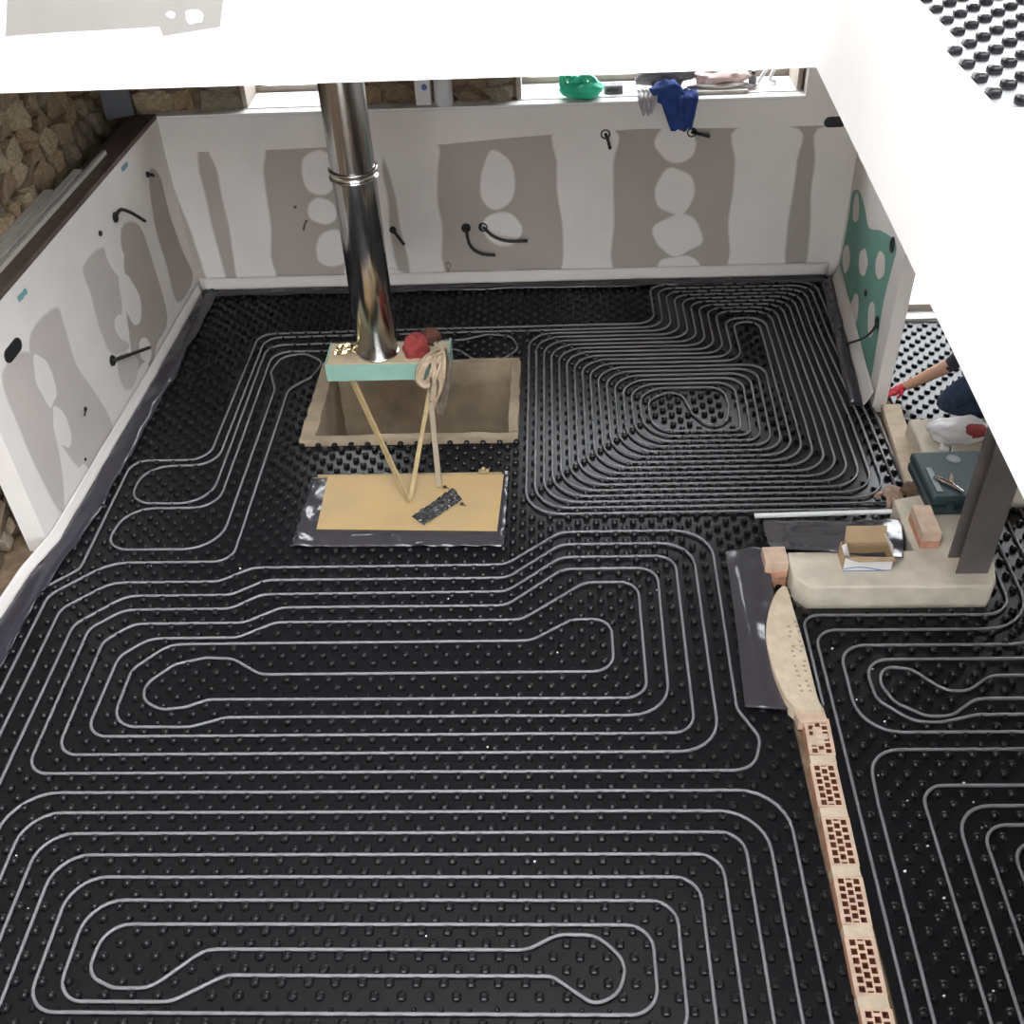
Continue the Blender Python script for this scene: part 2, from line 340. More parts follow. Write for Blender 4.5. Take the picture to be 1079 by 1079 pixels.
for r in ((-2.80, 1.03, .6, 3.05), (-2.80, 0.98, 3.05, 4.15), (-2.74, 0.98, 4.15, 4.45), (-2.62, 1.925, 4.45, PIT[2]), (-2.62, PIT[0], PIT[2], PIT[3]), (PIT[1], 1.925, PIT[2], PIT[3]), (-2.62, 1.97, PIT[3], 7.10),
          (1.165, 3.2, .6, 3.62), (1.20, 2.09, 3.62, 3.733), (2.09, 2.2, 3.62, 3.735), (.98, 1.165, 3.05, 4.01), (1.165, 1.2, 3.62, 3.75), (.98, 1.76, 4.01, 4.45), (2.09, 2.2, 3.735, 4.46), (2.2, 3.2, 3.62, 4.46), (2.07, 4.2, 5.14, 6.44)):
    tiles(*r, ZP, floor, hs=.6 if r[3] > 6.3 and r[0] > 2 else 1.0)

# ---- lining walls
BY = 7.13
NB = Vector((0, -1, 0)); PB = Vector((0, BY, 0))
m = MB(); m.box(-2.80, 1.66, BY, BY + .08, -.03, 1.285); m.box(1.66, 2.2, BY, BY + .08, -.03, 2.6)
wall_back = tag(m.build('wall_back', M_board), 'far grey plasterboard lining wall with white filler joints under the windows', kind='structure')
L0 = Vector((-2.665, 7.13, 0)); L1 = Vector((-2.785, 4.26, 0)); Ld = (L1 - L0).normalized(); NL = Vector((-Ld.y, Ld.x, 0))
if NL.x < 0: NL = -NL
m = MB(); m.prism([(L0.x, L0.y), (L1.x, L1.y), (L1.x - .12, L1.y), (L0.x - .12, L0.y)], -.03, 1.285)
wall_left = tag(m.build('wall_left', M_filler), 'left half height drywall lining with filler patches', kind='structure')
R0 = Vector((2.06, 7.13, 0)); R1 = Vector((1.925, 5.42, 0)); NR = Vector((-(R0 - R1).y, (R0 - R1).x, 0)).normalized()
if NR.x > 0: NR = -NR
m = MB(); m.prism([(R0.x, R0.y), (R1.x, R1.y), (R1.x + .08, R1.y), (R0.x + .08, R0.y)], -.03, 2.6)
wall_right = tag(m.build('wall_right', M_filler), 'right stub partition of green plasterboard with white filler', kind='structure')

M_board2 = mat('thinly skimmed plasterboard', (.52, .475, .445), .85, var=.03, vscale=2.5)
FEATHER = {'thinly skimmed plasterboard': mat('thin skim edge', (.64, .595, .565), .8), 'white joint filler': mat('thin filler coat', (.58, .54, .505), .8), 'grey plasterboard': mat('thin filler over board', (.58, .54, .505), .8)}
def patch(parent, name, poly, P0, N, mt, off, smooth=True, feather=True):
    pts = [onplane(x, y, P0, N) for x, y in poly]
    if smooth: pts = smooth_closed(pts, 4)
    fe = FEATHER.get(mt.name)
    if fe and feather:
        # thin feathered edge of the coat around the full patch
        n = len(pts); ctr_ = sum(pts, Vector()) / n; sgn = 0
        for i in range(n): sgn += (pts[i] - ctr_).cross(pts[(i + 1) % n] - ctr_).dot(N)
        out = []
        for i in range(n):
            t = (pts[(i + 1) % n] - pts[i - 1]).normalized(); nn = t.cross(N) * (1 if sgn > 0 else -1); out.append(pts[i] + nn * .010 + N * (off - .0002))
        m = MB(); m.slab(out, N, .0008); o = m.build('feathered_edge', fe); o.parent = parent
    pts = [p + N * off for p in pts]
    m = MB(); m.slab(pts, N, .0012); o = m.build(name, mt); o.parent = parent; return o
def ell(cx, cy, rx, ry, rot=0.0, n=10, wob=.12, seed=0):
    rr = random.Random(seed); out = []
    for k in range(n):
        a = 2 * math.pi * k / n; q = 1 + rr.uniform(-wob, wob); x = rx * math.cos(a) * q; y = ry * math.sin(a) * q
        out.append((cx + x * math.cos(rot) - y * math.sin(rot), cy + x * math.sin(rot) + y * math.cos(rot)))
    return out
def strip(l, r, n=5, wob=2.0, seed=0):
    rr = random.Random(seed); A = []; B = []
    for k in range(n + 1):
        t = k / n; A.append((l[0] + (l[2] - l[0]) * t + rr.uniform(-wob, wob) * (0 < k < n), l[1] + (l[3] - l[1]) * t)); B.append((r[0] + (r[2] - r[0]) * t + rr.uniform(-wob, wob) * (0 < k < n), r[1] + (r[3] - r[1]) * t))
    return A + B[::-1]
# back wall fillers
pts = [Vector((x, BY, z)) - Vector((0, .0062, 0)) for x, z in ((-2.66, 1.284), (-2.66, 1.05), (-1.9, 1.05), (-1.2, 1.06), (-.75, 1.05), (-.3, 1.08), (.1, 1.10), (.6, 1.115), (1.3, 1.10), (2.05, 1.10), (2.05, 2.6), (1.662, 2.6), (1.662, 1.284))]
m = MB(); m.slab(pts, NB, .0012); o = m.build('filler_band', M_filler); o.parent = wall_back
for i, (l, r) in enumerate([((166, 150, 222, 300), (203, 150, 238, 300)), ((222, 150, 255, 300), (275, 150, 290, 300)), ((352, 150, 368, 300), (400, 150, 418, 300)), ((404, 150, 438, 300), (458, 150, 468, 300)), ((586, 138, 595, 300), (648, 138, 643, 300)),
                            ((776, 136, 766, 300), (841, 136, 822, 300)), ((862, 136, 850, 300), (906, 136, 886, 300))]):
    patch(wall_back, 'filler_strip', strip(l, r, seed=i), PB, NB, M_filler, .0018 + .0003 * i)
for i, e in enumerate([(336, 182, 17, 24, -.1), (340, 222, 15, 13, 0), (350, 262, 15, 20, 0), (524, 190, 19, 30, 0), (530, 242, 21, 17, 0), (530, 292, 26, 7, 0), (711, 151, 20, 20, 0), (711, 201, 21, 25, 0), (714, 247, 25, 21, -.25), (716, 284, 22, 15, 0), (398, 290, 30, 8, 0)]):
    patch(wall_back, 'filler_patch', ell(*e, seed=i), PB, NB, M_filler, .0045 + .0003 * i)
# left wall bare board zones and filler blobs
PL0 = Vector((L0.x, L0.y, 0))
for i, poly in enumerate([[(157, 182), (168, 186), (178, 225), (192, 265), (203, 293), (187, 318), (176, 280), (163, 235)],
                          [(128, 242), (146, 238), (160, 275), (176, 335), (165, 362), (160, 385), (146, 400), (135, 345), (132, 290)],
                          [(88, 282), (108, 262), (122, 285), (128, 325), (125, 352), (136, 365), (118, 372), (105, 345), (96, 310)],
                          [(33, 350), (58, 325), (66, 340), (80, 385), (100, 415), (118, 450), (108, 480), (88, 495), (66, 470), (40, 425), (33, 385)],
                          [(2, 395), (30, 372), (45, 420), (62, 480), (66, 540), (44, 505), (20, 450)],
                          [(128, 372), (144, 380), (142, 402), (132, 410), (124, 390)]]):
    patch(wall_left, 'bare_board', poly, PL0, NL, M_board if i in (0, 1) else M_board2, .0004 + .0003 * i)
for i, e in enumerate([(137, 315, 9, 26, -.25), (128, 345, 7, 14, -.2), (120, 270, 9, 18, -.3), (152, 368, 6, 14, -.1), (46, 400, 9, 28, -.3), (64, 450, 8, 22, -.25), (88, 505, 8, 16, -.2), (150, 395, 6, 14, .2)]):
    patch(wall_left, 'filler_patch', ell(*e, seed=20 + i), PL0, NL, M_filler, .0032 + .0003 * i, feather=False)
# green board
q = lambda l: [(860 + a / 4.15, 180 + b / 4.15) for a, b in l]
PR0 = Vector((R0.x, R0.y, 0))
patch(wall_right, 'green_board', q([(160, 95), (190, 90), (215, 170), (232, 250), (285, 262), (350, 320), (330, 430), (295, 570), (268, 740), (240, 905), (225, 860), (170, 700), (120, 540), (98, 460), (120, 330), (145, 190)]), PR0, NR, M_green, .0006)
for i, e in enumerate([(176, 165, 13, 66, .03), (134, 385, 16, 60, .02), (209, 400, 19, 64, .03), (284, 412, 21, 64, .05), (172, 600, 15, 72, .06), (243, 650, 16, 84, .04), (150, 640, 22, 90, .35)]):
    patch(wall_right, 'filler_patch', [(860 + a / 4.15, 180 + b / 4.15) for a, b in ell(*e, seed=40 + i)], PR0, NR, M_filler, .0020 + .0003 * i, feather=False)

# ---- stone shell of the house
def stone_wall(name, boxes, label):
    m = MB()
    for b in boxes: m.box(*b)
    return tag(m.build(name, M_earth), label, kind='structure')
ws_left = stone_wall('wall_left_outer', [(-3.55, -3.04, -3.3, 7.75, -.25, 5.4)], 'rough brown rubble stone wall behind the left lining')
W1 = (-2.085, -1.33); W2 = (-.235, 1.645); ZT = 2.35
ws_back = stone_wall('wall_back_outer', [(-3.5, W1[0], 7.25, 7.7, -.25, 2.6), (W1[1], W2[0], 7.25, 7.7, -.25, 2.6), (W2[1], 2.2, 7.25, 7.7, -.25, 2.6), (W1[0], W1[1], 7.25, 7.7, -.25, 1.27), (W2[0], W2[1], 7.25, 7.7, -.25, 1.27), (W1[0], W1[1], 7.25, 7.7, ZT, 2.6), (W2[0], W2[1], 7.25, 7.7, ZT, 2.6)], 'rubble stone outer wall around the two windows')
def stone_mesh(seed):
    rr = random.Random(seed); bm = bmesh.new(); bmesh.ops.create_cube(bm, size=1.0)
    bmesh.ops.bevel(bm, geom=bm.edges[:], offset=.24, segments=1, affect='EDGES')
    for v in bm.verts: v.co += Vector((rr.uniform(-.13, .13), rr.uniform(-.13, .13), rr.uniform(-.13, .13)))
    bmesh.ops.triangulate(bm, faces=bm.faces[:])
    me = bpy.data.meshes.new('stone'); bm.to_mesh(me); bm.free(); me.materials.append(M_stone[seed % 5]); return me
SM = [stone_mesh(i) for i in range(10)]
rs = random.Random(5)
def stones(parent, a0, a1, z0, z1, place):
    z = z0
    while z < z1:
        h = rs.uniform(.09, .17); a = a0 - rs.uniform(0, .1)
        while a < a1:
            ww = rs.uniform(.12, .30)
            if a + ww > a1 - .05: ww = max(.06, a1 - a)
            o = bpy.data.objects.new('stone', rs.choice(SM)); COL.objects.link(o)
            loc, ax = place(a + ww / 2, z + h / 2 + rs.uniform(-.02, .02))
            o.location = loc; o.scale = (ww * rs.uniform(.85, 1.1), rs.uniform(.09, .17), h * rs.uniform(.8, 1.25)); o.rotation_euler = (rs.uniform(-.2, .2), rs.uniform(-.6, .6), ax + rs.uniform(-.2, .2)); o.parent = parent
            a += ww
        z += h
stones(ws_left, 4.2, 7.3, 1.0, 2.55, lambda a, z: ((-3.05, a, z), math.pi / 2))
stones(ws_left, 3.2, 4.6, -.02, .9, lambda a, z: ((-3.05, a, z), math.pi / 2))
stones(ws_back, W1[1] + .02, W2[0] - .03, 1.28, 2.3, lambda a, z: ((a, 7.26, z), 0))
stones(ws_back, -3.0, W1[0] - .03, 1.28, 2.3, lambda a, z: ((a, 7.26, z), 0))

# ---- upper floor slab with the open void
VE = [(0.745, -.6), (0.7976, 1.406), (0.8237, 2.014), (0.889, 3.722)]
VX = lambda y: 0.745 + (0.889 - 0.745) * (y + .6) / (3.722 + .6)
ZB, ZU = 2.60, 2.934
m = MB()
m.prism([(-3.1, 3.738), (0.889, 3.722), (0.889, 7.7), (-3.1, 7.7)], ZB, ZU)
m.prism([(VX(.3), .3), (5.0, .3), (5.0, 7.7), (0.889, 7.7), (0.889, 3.722)], ZB, ZU)
m.prism([(-3.1, -3.2), (5.0, -3.2), (5.0, .3), (-3.1, .3)], ZB, ZU)
m.mi = [1 if (f_[0] % 1 == 0 and all(abs(m.v[q_][2] - ZB) < 1e-4 for q_ in f_)) else 0 for f_ in m.f]  # unlit look of the unseen underside is put into its dark colour
ceiling = tag(m.build('ceiling', [M_plaster, mat('darkened slab underside', (.10, .075, .055), .8, var=.2, vscale=4)]), 'white plasterboard upper floor around the open void', kind='structure')
# filler and bare board on the slab edge facing the camera
NF = Vector((-.004, -1, 0)).normalized(); PF = Vector((0.889, 3.722, 0))
for i, (poly, mt) in enumerate([([(2, -30), (6, 38), (60, 34), (168, 28), (172, 38), (232, 28), (236, -30)], mat('raw slab edge board', (.27, .255, .24), .85, var=.04, vscale=3)), ([(352, -30), (355, 34), (470, 30), (600, 28), (605, -30)], mat('pale board', (.70, .69, .69), .85))]):
    pts = [onplane(x, y, PF, NF) for x, y in poly]
    pts = [Vector((p.x, p.y, min(p.z, ZU - .002))) + NF * .0006 for p in pts]
    mm = MB(); mm.slab(pts, NF, .001); o = mm.build('bare_board', mt); o.parent = ceiling
for i, e in enumerate([(205, 18, 10, 7, .1), (180, 15, 5, 4, 0)]):
    patch(ceiling, 'filler_patch', ell(*e, seed=60 + i, wob=.3), PF, NF, mat('dull filler', (.5, .49, .48), .8), .002)
# nodule panels of the upper floor
upper = ceiling
for a_, y0_, y1_ in ((.985, 2.40, 2.8), (1.035, 2.8, 3.2), (1.035, 3.2, 3.9), (1.085, 3.9, 4.7)): tiles(a_, 3.0, y0_, y1_, 2.935, upper, check=False, hs=.5)
# ---- unseen upper storey: white walls, roof opening and end window sized for light
m = MB()
m.box(-3.0, 5.0, -3.3, -3.2, ZU, 5.4)
m.box(5.0, 5.1, -3.3, 7.75, -.25, 5.4)
tag(m.build('wall_upper', M_plaster), 'white upper storey walls around the void', kind='structure')
m = MB()
def pierced(xa, xb, wa, wb, ya, yb_):
    m.box(xa, wa, ya, yb_, ZU, 5.4); m.box(wb, xb, ya, yb_, ZU, 5.4); m.box(wa, wb, ya, yb_, ZU, 3.05); m.box(wa, wb, ya, yb_, 5.35, 5.4)
pierced(-3.0, 5.0, -.6, 4.6, 7.6, 7.7)  # unseen window, sized so its sky reflects in the upper panels
tag(m.build('wall_upper_back', M_plaster), 'white upper end wall with a wide unseen window for floor reflections', kind='structure')
ROOF_GAP = (-1.9, 3.4, -3.1, 3.1)  # unseen roof opening, placed to let sky light down the void
m = MB()
m.box(-3.55, ROOF_GAP[0], -3.3, 7.75, 5.4, 5.55); m.box(ROOF_GAP[1], 5.1, -3.3, 7.75, 5.4, 5.55); m.box(ROOF_GAP[0], ROOF_GAP[1], -3.3, ROOF_GAP[2], 5.4, 5.55); m.box(ROOF_GAP[0], ROOF_GAP[1], ROOF_GAP[3], 7.75, 5.4, 5.55)
tag(m.build('ceiling_roof', mat('darkened roof', (.24, .17, .11), .8, var=.15, vscale=5)), 'unseen darkened brown roof with an added opening to light the void', kind='structure')  # roof coloured dark to dim its reflection in the near floor
# ---- right room end wall with the glazed door, near wall with an opening added for light
m = MB(); DX = (2.2, 4.3); DY = 6.47
m.box(2.10, DX[0], DY, DY + .2, -.25, ZB); m.box(DX[1], 5.0, DY, DY + .2, -.25, ZB); m.box(DX[0], DX[1], DY, DY + .2, 2.25, ZB); m.box(DX[0], DX[1], DY - .02, DY + .2, -.25, .01)
tag(m.build('wall_right_room', M_plaster), 'end wall of the bright right room with a wide glazed door', kind='structure')
m = MB(); m.box(-3.1, -1.8, -3.3, -3.2, -.25, ZB); m.box(1.2, 5.0, -3.3, -3.2, -.25, ZB); m.box(-1.8, 1.2, -3.3, -3.2, 2.2, ZB)  # unseen opening added to light the far wall from the front
tag(m.build('wall_near', M_plaster), 'white near wall behind the viewer with an added opening for light', kind='structure')
m = MB(); m.box(-30, 30, 7.72, 45, -.6, -.3); m.box(-30, 30, -40, -3.35, -.6, -.3); m.box(5.15, 30, -3.35, 7.72, -.6, -.3); m.box(2.22, 5.0, 6.68, 7.70, -.034, -.02)
tag(m.build('ground', M_terrace), 'pale paved ground outside the house', kind='structure')
def window(name, x0, x1, z0, z1, y, label, mull=()):
    o = MB(); t = .05
    o.box(x0, x0 + t, y, y + .06, z0, z1); o.box(x1 - t, x1, y, y + .06, z0, z1); o.box(x0 + t, x1 - t, y, y + .06, z0, z0 + t); o.box(x0 + t, x1 - t, y, y + .06, z1 - t, z1)
    for q_ in mull: o.box(q_ - .025, q_ + .025, y, y + .06, z0 + t, z1 - t)
    f = tag(o.build(name, M_frame), label, kind='structure')
    e = [x0 + t] + list(mull) + [x1 - t]
    for a, b in zip(e, e[1:]):
        s_ = .025 if a in mull else 0; s2 = .025 if b in mull else 0
        MB().add([(a + s_, y + .03, z0 + t), (b - s2, y + .03, z0 + t), (b - s2, y + .03, z1 - t), (a + s_, y + .03, z1 - t)], [(0, 1, 2, 3)]).build('pane', M_glass, f)
    return f
window('door_1', DX[0] + .002, DX[1] - .002, .012, 2.248, DY + .08, 'white lit glazed door of the right room', mull=(3.25,))
for n_, (a, b), lab in (('window_1', W1, 'left window, half hidden by the flue pipe'), ('window_2', W2, 'wide right window with bag and jacket on its sill')):
    # plastered opening without sash: ragged reveal trim and timber sill
    o = MB()
    o.box(a, a + .03, 7.22, 7.66, 1.30, ZT); o.box(b - .03, b, 7.22, 7.66, 1.30, ZT); o.box(a, b, 7.22, 7.66, 1.27, 1.30); o.box(a + .03, b - .03, 7.22, 7.66, ZT - .03, ZT)
    o.box(a + .03, b - .03, 7.52, 7.58, 1.30, 1.345)
    f = tag(o.build(n_, M_frame), lab, kind='structure')
    MB().box(a, b, 7.21, 7.50, 1.3005, 1.306).build('sill', M_plaster, f)
    for s_, xx in ((1, a + .03), (-1, b - .03)):
        pr = [(xx, 7.54, 1.306), (xx + s_ * .13, 7.54, 1.306), (xx + s_ * .11, 7.54, 1.325), (xx + s_ * .05, 7.54, 1.36), (xx + s_ * .025, 7.54, 1.46), (xx, 7.54, 1.5)]
        mm = MB(); mm.slab([Vector(p) for p in pr], Vector((0, 1, 0)), .05); mm.build('ragged_plaster', M_frame, f)
# lining top ledges
m = MB(); m.box(-2.78, 1.66, BY - .004, 7.25, 1.285, 1.30)
tag(m.build('trim_1', M_plaster), 'white ledge on top of the far lining', kind='structure')
m = MB(); a, b = L0, L1
m.prism([(a.x + .004, a.y), (b.x + .004, b.y), (b.x - .17, b.y), (a.x - .17, a.y)], 1.285, 1.315)
tag(m.build('trim_2', M_darkwood), 'dark brown board capping the left lining', kind='structure')

# ---- pit
pit = thing('masonry_pit', ((PIT[0] + PIT[1]) / 2, (PIT[2] + PIT[3]) / 2, 0), 'open rectangular mortar lined pit in the floor under the flue', 'pit')
x0, x1, y0, y1 = PIT; t = .06
rr = random.Random(3)
def rough_box(b, n=10, amp=.006):
    mm = MB(); mm.box(*b); o = mm.build('pit_wall', M_pit)
    bm = bmesh.new(); bm.from_mesh(o.data); bmesh.ops.subdivide_edges(bm, edges=[e for e in bm.edges if e.calc_length() > .2], cuts=n, use_grid_fill=True)
    for v in bm.verts: v.co += Vector((rr.uniform(-amp, amp), rr.uniform(-amp, amp), rr.uniform(-amp, amp) if v.co.z > 0 else 0))
    bm.to_mesh(o.data); bm.free(); under(o, pit); return o
rough_box((x0, x1, y0, y0 + t * .8, -.65, .035)); rough_box((x0, x1, y1 - t * .6, y1, -.65, .03)); rough_box((x0, x0 + t * 1.5, y0 + t * .8, y1 - t * .6, -.65, .033)); rough_box((x1 - t, x1, y0 + t * .8, y1 - t * .6, -.65, .033))
under(MB().box(x0, x1, y0, y1, -.70, -.65).build('pit_base', M_pit), pit)

# ================================================================== PIPES
for i, (path, lab) in enumerate(PATHS):
    rr = random.Random(i); m = MB()
    m.tube([(p.x, p.y, .0025 * noise.noise(Vector((p.x * 3, p.y * 3, i)))) for p in path], .0072, 8)
    tag(m.build('heating_pipe', M_pipe, smooth=True), lab, 'pipe', 'underfloor heating pipes')

# ================================================================== EDGE STRIPS
def ribbon(name, path, prof, mt, label, cat, wob=.004, seed=0):
    # path: 2D points; prof: (offset towards the room, height)
    pl = [Vector((p[0], p[1])) for p in path]; res = []
    for a, b in zip(pl, pl[1:]):
        n = max(1, int((b - a).length / .06))
        for k in range(n): res.append(a.lerp(b, k / n))
    res.append(pl[-1]); vs = []; n = len(prof)
    for i, p in enumerate(res):
        d = (res[min(i + 1, len(res) - 1)] - res[max(i - 1, 0)]).normalized(); nr = Vector((d.y, -d.x))
        for k, (o_, h_) in enumerate(prof):
            ww = wob * (1 if 0 < k else .3); nz = noise.noise(Vector((p.x * 6, p.y * 6, k * 2.3 + seed)))
            q_ = p + nr * (o_ + nz * ww * 2); vs.append((q_.x, q_.y, max(-.010, h_ + ww * noise.noise(Vector((p.x * 9, p.y * 9, k + 7 + seed))))))
    m = MB(); m.add(vs, [(i * n + k, i * n + k + 1, (i + 1) * n + k + 1, (i + 1) * n + k) for i in range(len(res) - 1) for k in range(n - 1)])
    o = m.build(name, mt, smooth=True); solid(o, .003); return tag(o, label, cat)
leftpath = [(L0.x + .012, 7.09), (-2.70, 5.7), (L1.x + .02, 4.3), (-2.83, 4.02), (-2.86, 3.7), (-2.86, .7)]
ribbon('edge_strip', [(p[0], p[1]) for p in leftpath][::-1], [(.0, .075), (.006, .06), (.015, .03), (.032, .010)], M_foam, 'pale foam edge strip along the foot of the left lining', 'edge strip', seed=1)
ribbon('edge_film', [(p[0] + .028, p[1]) for p in leftpath][::-1], [(.0, .016), (.02, .026), (.045, .018), (.07, .026), (.095, .018), (.125, .013)], M_film, 'grey translucent film flap on the panels by the left lining', 'film', .011, seed=2)
ribbon('edge_strip', [(-2.64, 7.112), (1.99, 7.112)], [(.0, .10), (.006, .08), (.015, .04), (.03, .015)], M_foam, 'pale foam edge strip along the foot of the far wall', 'edge strip', seed=3)
ribbon('edge_film', [(-2.62, 7.085), (.35, 7.085), (1.97, 7.085)], [(.0, .02), (.02, .026), (.04, .016), (.06, .022), (.085, .012)], M_film, 'grey translucent film flap on the panels below the far wall', 'film', .008, seed=4)
rp = [(R0.x - .012, 7.05), (R1.x - .012, 5.42)]
ribbon('edge_strip', rp, [(.0, .12), (.012, .09), (.03, .045), (.045, .015)], M_foam, 'pale foam edge strip at the foot of the green partition', 'edge strip', seed=5)
ribbon('edge_film', [(p[0] - .04, p[1]) for p in rp], [(.0, .02), (.02, .022), (.05, .018), (.08, .012)], M_film, 'grey translucent film flap beside the green partition', 'film', .006, seed=6)

# ================================================================== FLUE AND BLOCK
FX, FY, FB, FR = -1.0, 5.15, 0.643, 0.112
fl = thing('flue_pipe', (FX, FY, FB), 'shiny stainless steel flue pipe rising from the mint block', 'flue')
zj = onY(380, 190, FY - FR).z
under(MB().lathe([(FR * .9, 0), (FR, .004), (FR, zj - FB)], (FX, FY, FB), 48).build('lower_section', M_steel, smooth=True), fl)
under(MB().lathe([(FR * 1.0, zj), (FR * 1.0, ZB + .01)], (FX, FY, 0), 48).build('upper_section', M_steel, smooth=True), fl)
under(MB().lathe([(FR, -.028), (FR + .012, -.026), (FR + .012, -.018), (FR + .003, -.014), (FR + .003, .012), (FR + .012, .016), (FR + .012, .024), (FR, .026)], (FX, FY, zj), 48).build('clamp_ring', M_ring, smooth=True), fl)
under(MB().lathe([(FR, .0), (FR + .008, .002), (FR + .008, .012), (FR, .016)], (FX, FY, FB), 48).build('base_ring', M_ring, smooth=True), fl)
blk = thing('foam_block', (-.95, 5.15, .46), 'pale mint green block carried on laths under the flue', 'block')
bx0, bx1, by0, by1, bz0, bz1 = -1.285, -.60, 5.03, 5.26, .545, .640
o = MB().box(bx0 + .004, bx1 - .004, by0 + .004, by1 - .004, bz0, bz1 + .002).build('body', M_cream); under(bevel(o, .004), blk)
o = MB().box(bx0, bx1, by0 - .006, by0 + .004, bz0 - .012, bz1 - .002).build('front_panel', M_mint); under(bevel(o, .003), blk)
o = MB().box(bx1 - .004, bx1 + .006, by0, by1, bz0 - .02, bz1 + .02).build('side_panel', M_mint); under(bevel(o, .003), blk)
o = MB().box(bx0 - .006, bx0 + .004, by0, by1, bz0 - .012, bz1 + .005).build('side_panel', M_mint); under(bevel(o, .003), blk)
m = MB(); rr = random.Random(9)
m.grid(lambda u, v: (-1.245 + .12 * u, 5.12 + .10 * v, .646 + .03 * abs(noise.noise(Vector((u * 4, v * 4, 2)))) + .012 * u), 10, 8)
tag(solid(m.build('foil_scrap', M_foil), .002), 'crumpled gold foil scrap on the block beside the flue', 'foil')
# rags
rag = thing('cotton_rag', (-.68, 5.02, .2), 'knotted beige rag hanging over the right end of the mint block', 'rag')
kc = Vector((-.69, 5.0, .64))
def band(path, wid, nrm, th=.008, nv=6, seed=0):
    sm = smooth_open(path, 8); L = len(sm) - 1; nrm = Vector(nrm)
    def fn(u, v):
        i = round(u * L); p_ = sm[i]; t = (sm[min(i + 1, L)] - sm[max(i - 1, 0)]).normalized(); sd = t.cross(nrm)
        sd = sd.normalized() if sd.length > .01 else Vector((1, 0, 0)); n2 = sd.cross(t); w_ = wid[0] + (wid[1] - wid[0]) * u
        return tuple(p_ + sd * (w_ * (v - .5)) + n2 * (.35 * w_ * (4 * (v - .5) ** 2 - .5) + .012 * noise.noise(Vector((u * 5, v * 4, seed)))))
    m_ = MB(); m_.grid(fn, L, nv); return m_, th
def rag_part(nm, path, wid, mt, nrm=(0, -1, .2), seed=0):
    m_, th = band([kc + Vector(p_) for p_ in path], wid, nrm, seed=seed); under(solid(m_.build(nm, mt, smooth=True), th), rag)
M_dirty = mat('dirty rag', (.13, .10, .075), .95, var=.3, vscale=20)
rag_part('loop', ((.05, .10, .03), (.04, .03, .065), (-.01, -.02, .06), (-.055, -.045, .0), (-.065, -.045, -.06), (-.035, -.045, -.09), (.0, -.04, -.06), (.025, -.045, .0), (.05, .0, .055), (.07, .08, .03)), (.045, .05), M_rag, (0, -1, .1), 1)
rag_part('tail', ((.03, .08, .05), (.045, -.01, .055), (.045, -.05, -.02), (.03, -.05, -.10), (.005, -.045, -.18), (-.01, -.04, -.25)), (.10, .03), M_rag, (0, -1, .2), 3)
rag_part('dark_tail', ((.06, .06, .03), (.075, -.025, .02), (.065, -.04, -.08), (.05, -.035, -.18), (.03, -.03, -.26), (.03, -.03, -.31)), (.09, .05), M_dirty, (0, -1, .2), 5)
rag_part('dark_tail', ((.02, .02, .0), (.02, -.035, -.06), (.01, -.035, -.16), (.0, -.03, -.24), (.0, -.03, -.30)), (.06, .05), M_dirty, (.3, -1, .2), 7)
tag(blob('red_cloth', (-.78, 5.12, .69), (.06, .055, .075), .55, 1.3, 3, M_red, sub=4), 'crumpled red cloth on the mint block beside the beige rag', 'cloth')
tag(blob('brown_cloth', (-.70, 5.20, .71), (.055, .05, .05), .3, 1.5, 6, M_rust, sub=3), 'small rust brown cloth behind the beige rag', 'cloth')
# laths
def lath(a, b, wd, th, label, mt=M_lath):
    a, b = Vector(a), Vector(b); d = (b - a).normalized(); sd = d.cross(Vector((0, 1, .4))).normalized(); n = d.cross(sd)
    m = MB(); m.obox((a + b) / 2, d, sd, n, (b - a).length / 2, wd / 2, th / 2); return tag(m.build('wooden_lath', mt), label, 'lath', 'laths propping the block')
lath((-1.165, 5.08, .53), g(431, 529, .042), .035, .014, 'long yellow lath slanting from the block left end to the board')
lath((-.70, 5.06, .53), g(432, 526, .042), .024, .014, 'lath crossing leftwards behind the hanging rag to the board')
lath((-.715, 5.03, .53), g(463, 513, .042), .030, .014, 'short grey lath standing below the rag beside the tape', mat('grey lath', (.30, .24, .17), .8))
# board, sheet, tape
c = [g(346, 504, .02), g(531, 502, .02), g(524, 562, .02), g(334, 560, .02)]
m = MB(); m.prism([(p.x, p.y) for p in c], .014, .0355); m.prism([(p.x, p.y) for p in c], .0355, .0365, 1)
m.mi = [0] * 6 + [1] * 6
tag((m.build('shuttering_board', [mat('dark board edge', (.05, .045, .04), .6), M_ply])), 'yellow shuttering board lying on dark plastic before the pit', 'board')
c2 = [g(329, 503), g(536, 500), g(531, 578), g(307, 578)]
def shf(u, v):
    p = c2[3].lerp(c2[2], u).lerp(c2[0].lerp(c2[1], u), v); inside = .10 < u < .98 and .22 < v < .99
    return (p.x, p.y, .0115 + (0 if inside else .030 * abs(noise.noise(Vector((p.x * 9, p.y * 9, 1))))))
tag(solid(MB().grid(shf, 48, 24).build('plastic_sheet', M_plastic, smooth=True), .001), 'dark glossy plastic sheet under the yellow board', 'sheet')
m = MB(); c3 = [g(434, 545, .038), g(447, 554, .038), g(487, 527, .038), g(478, 515, .038)]
m.grid(lambda u, v: tuple(c3[0].lerp(c3[3], u).lerp(c3[1].lerp(c3[2], u), v) + Vector((0, 0, .003 + .022 * abs(noise.noise(Vector((u * 7, v * 4, 4))))))), 20, 6)
tag(solid(m.build('tape_strip', M_tape), .002), 'crinkled black silver tape strip stuck on the yellow board', 'tape')
